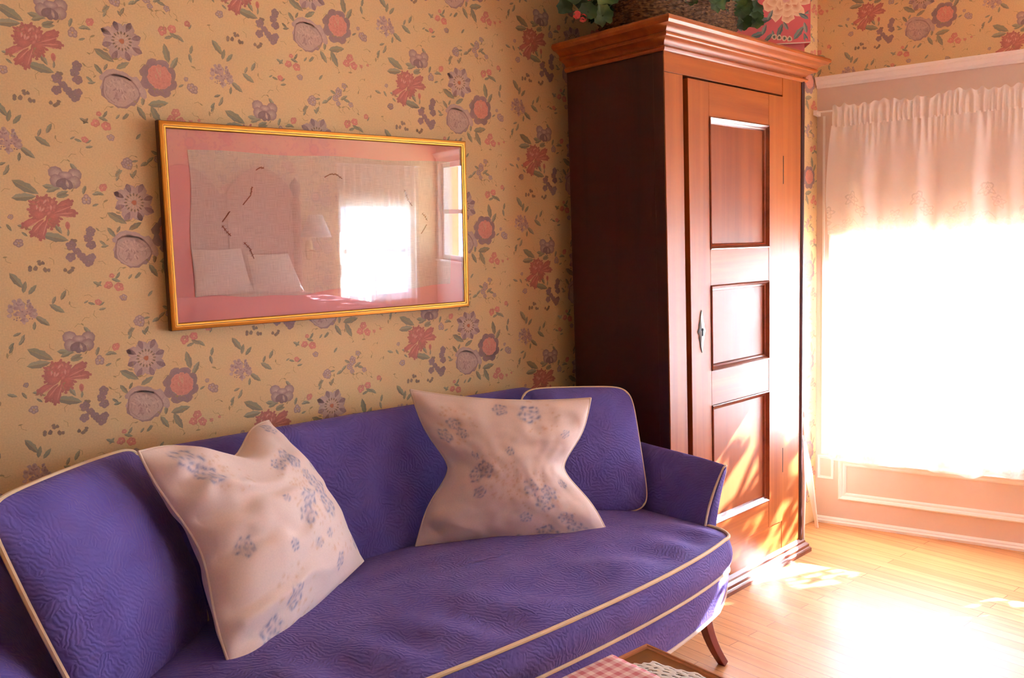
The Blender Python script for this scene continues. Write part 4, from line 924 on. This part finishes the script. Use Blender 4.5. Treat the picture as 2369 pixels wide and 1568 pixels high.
# pink chintz-covered box, turned on the back corner of the wardrobe
R_ = Vector((3.470, -.555)); Lp = Vector((3.195, -.285)); ud = (R_-Lp).normalized(); dd = Vector((-ud.y, ud.x))   # dd points away from the camera
BX = thing('fabric_box', 'pink flowered fabric-covered box with overhanging lid at the wardrobe corner', 'box', (Lp.x, Lp.y, ZW), (0,0,math.atan2(ud.y, ud.x)))
LB = (R_-Lp).length; DB = .15
base_ = MB().box(.012, LB-.022, .012, DB-.012, 0, .07); base_.build('box_base', mat('chintz_base', S(206,110,112), .8), BX, bevel=.002)
lid = MB().box(0, LB, 0, DB, .056, .40); vs = np.array(lid.v); cols = [np.tile(np.array(S(216,104,106)), (len(vs),1))]
D = Deco(); rr = random.Random(2); pe, pel, peo = R3(226,168,128), R3(244,214,176), R3(206,130,96)
def peony(x, y, r):
    for ring, q, s_ in ((9,.72,.34),(8,.5,.30),(6,.28,.25),(4,.1,.2)):
        for k in range(ring):
            a = k*2*PI/ring+ring; D.blob(x+r*q*math.cos(a), y+r*q*math.sin(a), r*s_, r*s_*.8, a, jit(peo if k % 2 else pe, rr), pel, 11, .14)
    D.blob(x, y, r*.16, r*.16, 0, R3(214,140,130), R3(226,176,160))
def spr(x, y, L, rot):
    D.leaf(x, y, L, rot, R3(118,140,130), R3(96,116,112)); D.leaf(x+L*.4, y+L*.3, L*.7, rot+.9, R3(150,156,140), R3(110,128,122))
peony(LB-.105, .245, .098); peony(.06, .33, .08); peony(.22, .37, .06)
for x, y, L, r_ in ((LB-.05,.10,.07,.9),(LB-.13,.115,.06,1.2),(LB-.20,.16,.07,.2),(LB-.03,.17,.05,2.6),(.10,.20,.08,.4),(.05,.12,.08,1.0),(.16,.10,.07,.3),(LB-.02,.075,.05,1.9),(.14,.26,.07,2.2),(LB-.18,.085,.05,.8),(.02,.23,.06,1.5)): spr(x, y, L, r_)
for k in range(4): 
    D.blob(LB-.155+.022*k, .088-.004*k, .011, .012, 0, R3(90,60,50), R3(240,216,180)); D.blob(LB-.155+.022*k, .088-.004*k, .005, .006, 0, R3(96,110,100), R3(96,110,100))
n0 = len(vs); dv = np.array(D.v); keep = [t for t in D.t if all(0.001 < D.v[i][0] < LB-.001 and .058 < D.v[i][1] < .399 for i in t)]
lid.v = [tuple(p) for p in vs]+[(u, -.0001-h*.000002, v) for u, v, h in D.v]; lid.f += [tuple(i+n0 for i in t) for t in keep]; lid.m += [0]*len(keep)
cols.append(np.column_stack([np.array(D.c), np.ones(len(D.c))]))
lid.build('box_lid', M['chintz'], BX, cols=np.vstack(cols), smooth=False, recalc=False, weld=False)
MB().tube([(0,-.002,.057),(LB,-.002,.057),(LB,DB,.057)], .0025, 6).build('box_trim', M['gpipe'], BX)

# ------------------------------------------------------------------ white stand in the corner behind the wardrobe
ST = thing('folding_stand', 'white splay-legged stand with tan neck half hidden behind the wardrobe', 'stand', (3.66, -.395, 0))
def leg(p, r0=.010, r1=.021):
    P = [Vector(p), Vector((3.658+(p[0]-3.658)*.28, -.40+(p[1]+.40)*.28, .40)), Vector((3.655, -.40, .53))]; pts = []
    for k in range(9): t = k/8; pts.append((P[0].lerp(P[1], t*1.25) if t < .8 else P[1].lerp(P[2], (t-.8)/.2))-Vector((3.66,-.395,0)))
    mb = MB(); mb.tube(pts, [lerp(r0, r1, sstep(k/5)) if k < 6 else lerp(r1, .014, (k-5)/3) for k in range(9)], 8, sq=(.9,.6)); mb.build('leg', M['standw'], ST, bevel=.002)
leg((3.846,-.374,.0)); leg((3.572,-.462,.0)); leg((3.60,-.345,.0))
mb = MB(); mb.lathe([(.0,.485),(.024,.485),(.022,.52),(.014,.585),(.012,.60),(0,.60)], 0, 0, 20); mb.build('neck', M['tan'], ST)
mb = MB(); mb.lathe([(0,.60),(.018,.60),(.030,.612),(.032,.626),(.024,.642),(.014,.648),(.014,.662),(.020,.668),(0,.672)], 0, 0, 24); mb.build('knob', M['standw'], ST)

# ------------------------------------------------------------------ table, cloth and doily
TB = thing('side_table', 'low brown wooden table with a thin raised lip in front of the sofa', 'table', (1.085, -1.53, 0))
TX0, TX1, TY0, TY1, TZ = .60, 1.570, -1.815, -1.250, .44
mb = MB().box(TX0+.01, TX1-.01, TY0+.01, TY1-.01, TZ-.024, TZ-.004); mb.build('tabletop', M['tablew'], TB, world=True, bevel=.002)
mb = MB(); pr = [(-.012,TZ-.026),(.002,TZ-.026),(.004,TZ-.016),(.004,TZ-.003),(.001,TZ+.001),(-.004,TZ+.001),(-.007,TZ-.003),(-.012,TZ-.005)]
mb.sweep([(TX0,TY1),(TX0,TY0),(TX1,TY0),(TX1,TY1)], [(o, z) for o, z in pr], closed=True); mb.build('table_lip', wood('lip_wood', S(176,112,66), S(140,80,42), .3, 0, 6, .4), TB, world=True)
mb = MB()
for x0, x1, y0, y1 in ((TX0+.05,TX1-.05,TY0+.04,TY0+.058),(TX0+.05,TX1-.05,TY1-.058,TY1-.04),(TX0+.04,TX0+.058,TY0+.05,TY1-.05),(TX1-.058,TX1-.04,TY0+.05,TY1-.05)): mb.box(x0, x1, y0, y1, TZ-.10, TZ-.024)
mb.build('table_apron', M['tablew'], TB, world=True, smooth=False)
for x in (TX0+.06, TX1-.06):
    for y in (TY0+.06, TY1-.06):
        mb = MB(); mb.lathe([(0,0),(.014,0),(.017,.02),(.013,.06),(.020,.20),(.024,.28),(.018,.30),(.024,.32),(.024,.416),(0,.416)], x, y, 16); mb.build('leg', M['tablew'], TB, world=True)
DO_ = thing('lace_doily', 'white crocheted lace doily lying on the wooden table beside the checked cloth', 'doily', (1.415, -1.545, TZ-.004))
mb = MB(); cxx, cyy, ax, ay = 0, 0, .130, .262; nu = 230; nr = 46
def dpt(k, q):
    a = 2*PI*k/nu; sc = 1+.055*max(0, math.cos(a*15))**.7*(1 if q > .8 else 0)*((q-.8)/.2 if q > .8 else 0)+.02*math.cos(a*45)*(1 if q > .9 else 0)
    e = (abs(math.cos(a))**2.6+abs(math.sin(a))**2.6)**(-1/2.6); return (ax*e*q*sc*math.cos(a), ay*e*q*sc*math.sin(a), .0014+.0006*math.sin(a*9)*q)
rows = [[dpt(k, lerp(.05, 1, j/nr)) for k in range(nu)] for j in range(nr+1)]
vs = [p for r in rows for p in r]; fs = []
for j in range(nr):
    for k in range(nu):
        q = j/nr; hole = False
        if q < .3: hole = (j % 4 in (1,2)) and (k % 10 in (3,4,5,6))
        elif q < .62: hole = (j % 5 in (2,3)) and ((k+(j//5)*4) % 8 in (2,3,4))
        elif q < .85: hole = (j % 4 in (1,)) and ((k+(j//4)*3) % 6 in (1,2,3)) or (j % 4 == 2 and (k % 15) in (6,7,8))
        else: hole = (j % 3 == 1) and ((k+j) % 5 in (2,3))
        if not hole: fs.append((j*nu+k, j*nu+(k+1) % nu, (j+1)*nu+(k+1) % nu, (j+1)*nu+k))
mb.add(vs, fs); dobj = mb.build('lace', mat('doily_cotton', S(226,222,208), .9), DO_, recalc=False, weld=False)
sd = dobj.modifiers.new('solid', 'SOLIDIFY'); sd.thickness = .0016; sd.offset = 0
GC = thing('checked_cloth', 'pink and white gingham cloth covering most of the low wooden table', 'cloth', (1.03, -1.53, TZ))
rows = []; nx, ny = 60, 44
for j in range(ny+1):
    row = []
    for i in range(nx+1):
        x = lerp(.615, 1.457, i/nx); y = lerp(-1.80, -1.236, j/ny); z = .0045+.0012*noise.noise(Vector((x*9, y*9, 3)))
        if i == nx: x += .0015*math.sin(y*300)
        if y > -1.262: z = .0045
        row.append((x-1.03, y+1.53, z))
    rows.append(row)
g_ = MB().grid(rows).build('cloth', M['gingham'], GC); sd = g_.modifiers.new('solid', 'SOLIDIFY'); sd.thickness = .0016; sd.offset = 1

# ------------------------------------------------------------------ the far end of the room (seen in the picture glass)
BD = thing('bed', 'double bed with tall arched wooden headboard and smooth pink bedspread', 'bed', (2.98, -4.15, 0))
hb = MB()
def arch(x0, x1, z0, zs, rise, y0, y1):
    n = 24; top = [(lerp(x0, x1, k/n), zs+rise*math.sin(PI*k/n)**.8) for k in range(n+1)]; poly = [(x0, z0)]+top+[(x1, z0)]
    m_ = len(poly); hb.add([(x, y0, z) for x, z in poly]+[(x, y1, z) for x, z in poly], [tuple(range(m_)), tuple(range(2*m_-1, m_-1, -1))]+[(i, i+m_, (i+1) % m_+m_, (i+1) % m_) for i in range(m_)])
hb.box(2.28, 3.70, -5.17, -5.13, .25, 1.78); arch(3.02, 3.68, 1.2, 1.78, .25, -5.175, -5.125); arch(2.30, 2.96, 1.2, 1.78, .25, -5.175, -5.125)
hbm = wood('rosy_wood', S(176,104,80), S(140,76,56), .4, 2, 6, .3); hb.build('headboard', hbm, BD, world=True, bevel=.006)
for x in (2.27, 3.70):
    mb = MB(); mb.lathe([(0,0),(.045,0),(.045,.1),(.035,.2),(.048,1.72),(.03,1.76),(.05,1.82),(.05,1.88),(.02,1.92),(0,1.95)], x, -5.14, 20); mb.build('bedpost', hbm, BD, world=True)
for x in (2.27, 3.70):
    mb = MB(); mb.lathe([(0,0),(.045,0),(.045,.1),(.035,.2),(.045,.80),(.02,.84),(0,.86)], x, -3.12, 20); mb.build('bedpost', hbm, BD, world=True)
rows = []
for j in range(33):
    row = []
    for i in range(33):
        u, v = i/16-1, j/16-1; x = 2.985+.745*math.copysign(abs(u)**.8, u) ; y = -4.11+1.0*math.copysign(abs(v)**.8, v)
        e = max(abs(u), abs(v)); z = .885-.02*e**3-.055*max(0, (e-.85)/.15)**2+.008*noise.noise(Vector((x*2, y*2, 0)))
        row.append((x, y, z))
    rows.append(row)
mb = MB().grid(rows); bd = [rows[0][i] for i in range(33)]+[rows[j][32] for j in range(1, 33)]+[rows[32][i] for i in range(31, -1, -1)]+[rows[j][0] for j in range(31, 0, -1)]
mb.grid([bd, [(p[0], p[1], .55) for p in bd], [(p[0]+(.01 if p[0] > 3 else -.01), p[1], .14) for p in bd]], True)
mb.build('bedspread', M['pinkbed'], BD, world=True, auto=60)
pillow('bed_pillow', [(2.66,-5.05,1.285),(3.10,-5.05,1.285),(3.14,-4.88,.885),(2.62,-4.88,.885)], .08, 'white bed pillow against the headboard, the one farther from the wall lamp', 'pillow', 'white pillows on the bed', m='pillowcase', n=28, ku=.05, kv=.04, pipe='pillowcase')
pillow('bed_pillow', [(3.16,-5.05,1.225),(3.56,-5.05,1.225),(3.62,-4.86,.880),(3.14,-4.86,.880)], .08, 'white bed pillow against the headboard, the one nearer the wall lamp', 'pillow', 'white pillows on the bed', m='pillowcase', n=28, ku=.03, kv=.02, pipe='pillowcase')
SC = thing('wall_sconce', 'brass swing-arm wall lamp with pale pleated shade beside the bed', 'lamp', (3.855, YB, 1.25))
mb = MB(); mb.lathe([(0,-.10),(.03,-.09),(.042,-.03),(.042,.04),(.03,.09),(0,.10)], 0, 0, 20, 1, .35); mb.build('wall_plate', M['brass'], SC)
mb = MB(); mb.tube([(0,.01,.0),(.03,.08,-.01),(.08,.11,0),(.06,.14,.03),(.02,.15,.09),(.01,.15,.16)], .008, 8); mb.build('arm', M['brass'], SC)
mb = MB(); mb.lathe([(.155,.13),(.15,.132),(.066,.345),(.062,.345),(.146,.13)], .005, .15, 32); mb.build('lamp_shade', M['shade'], SC)
CU2 = thing('sheer_curtain', 'white sheer curtain in front of the bedside window on the far wall', 'curtain', (4.64, YB+.05, .70))
rows = []; cols = []
for j in range(30):
    row = []
    for i in range(160):
        x = lerp(4.16, 5.12, i/159); z = lerp(.60, 2.10, j/29); row.append((x-4.64, .012*math.sin(x*60)+.008*math.sin(x*97+1), z-.70)); cols.append((.8 if j > 17 else 0,0,0,1))
    rows.append(row)
MB().grid(rows).build('panel', shm, CU2, cols=cols, auto=None, recalc=False)
MB().tube([(-.50,0,1.40),(.50,0,1.40)], .006, 8).build('rod', M['white'], CU2)
for o in list(bpy.data.objects):
    if o.type == 'MESH' and o.parent is None and 'kind' not in o and 'category' not in o: print('untagged', o.name)
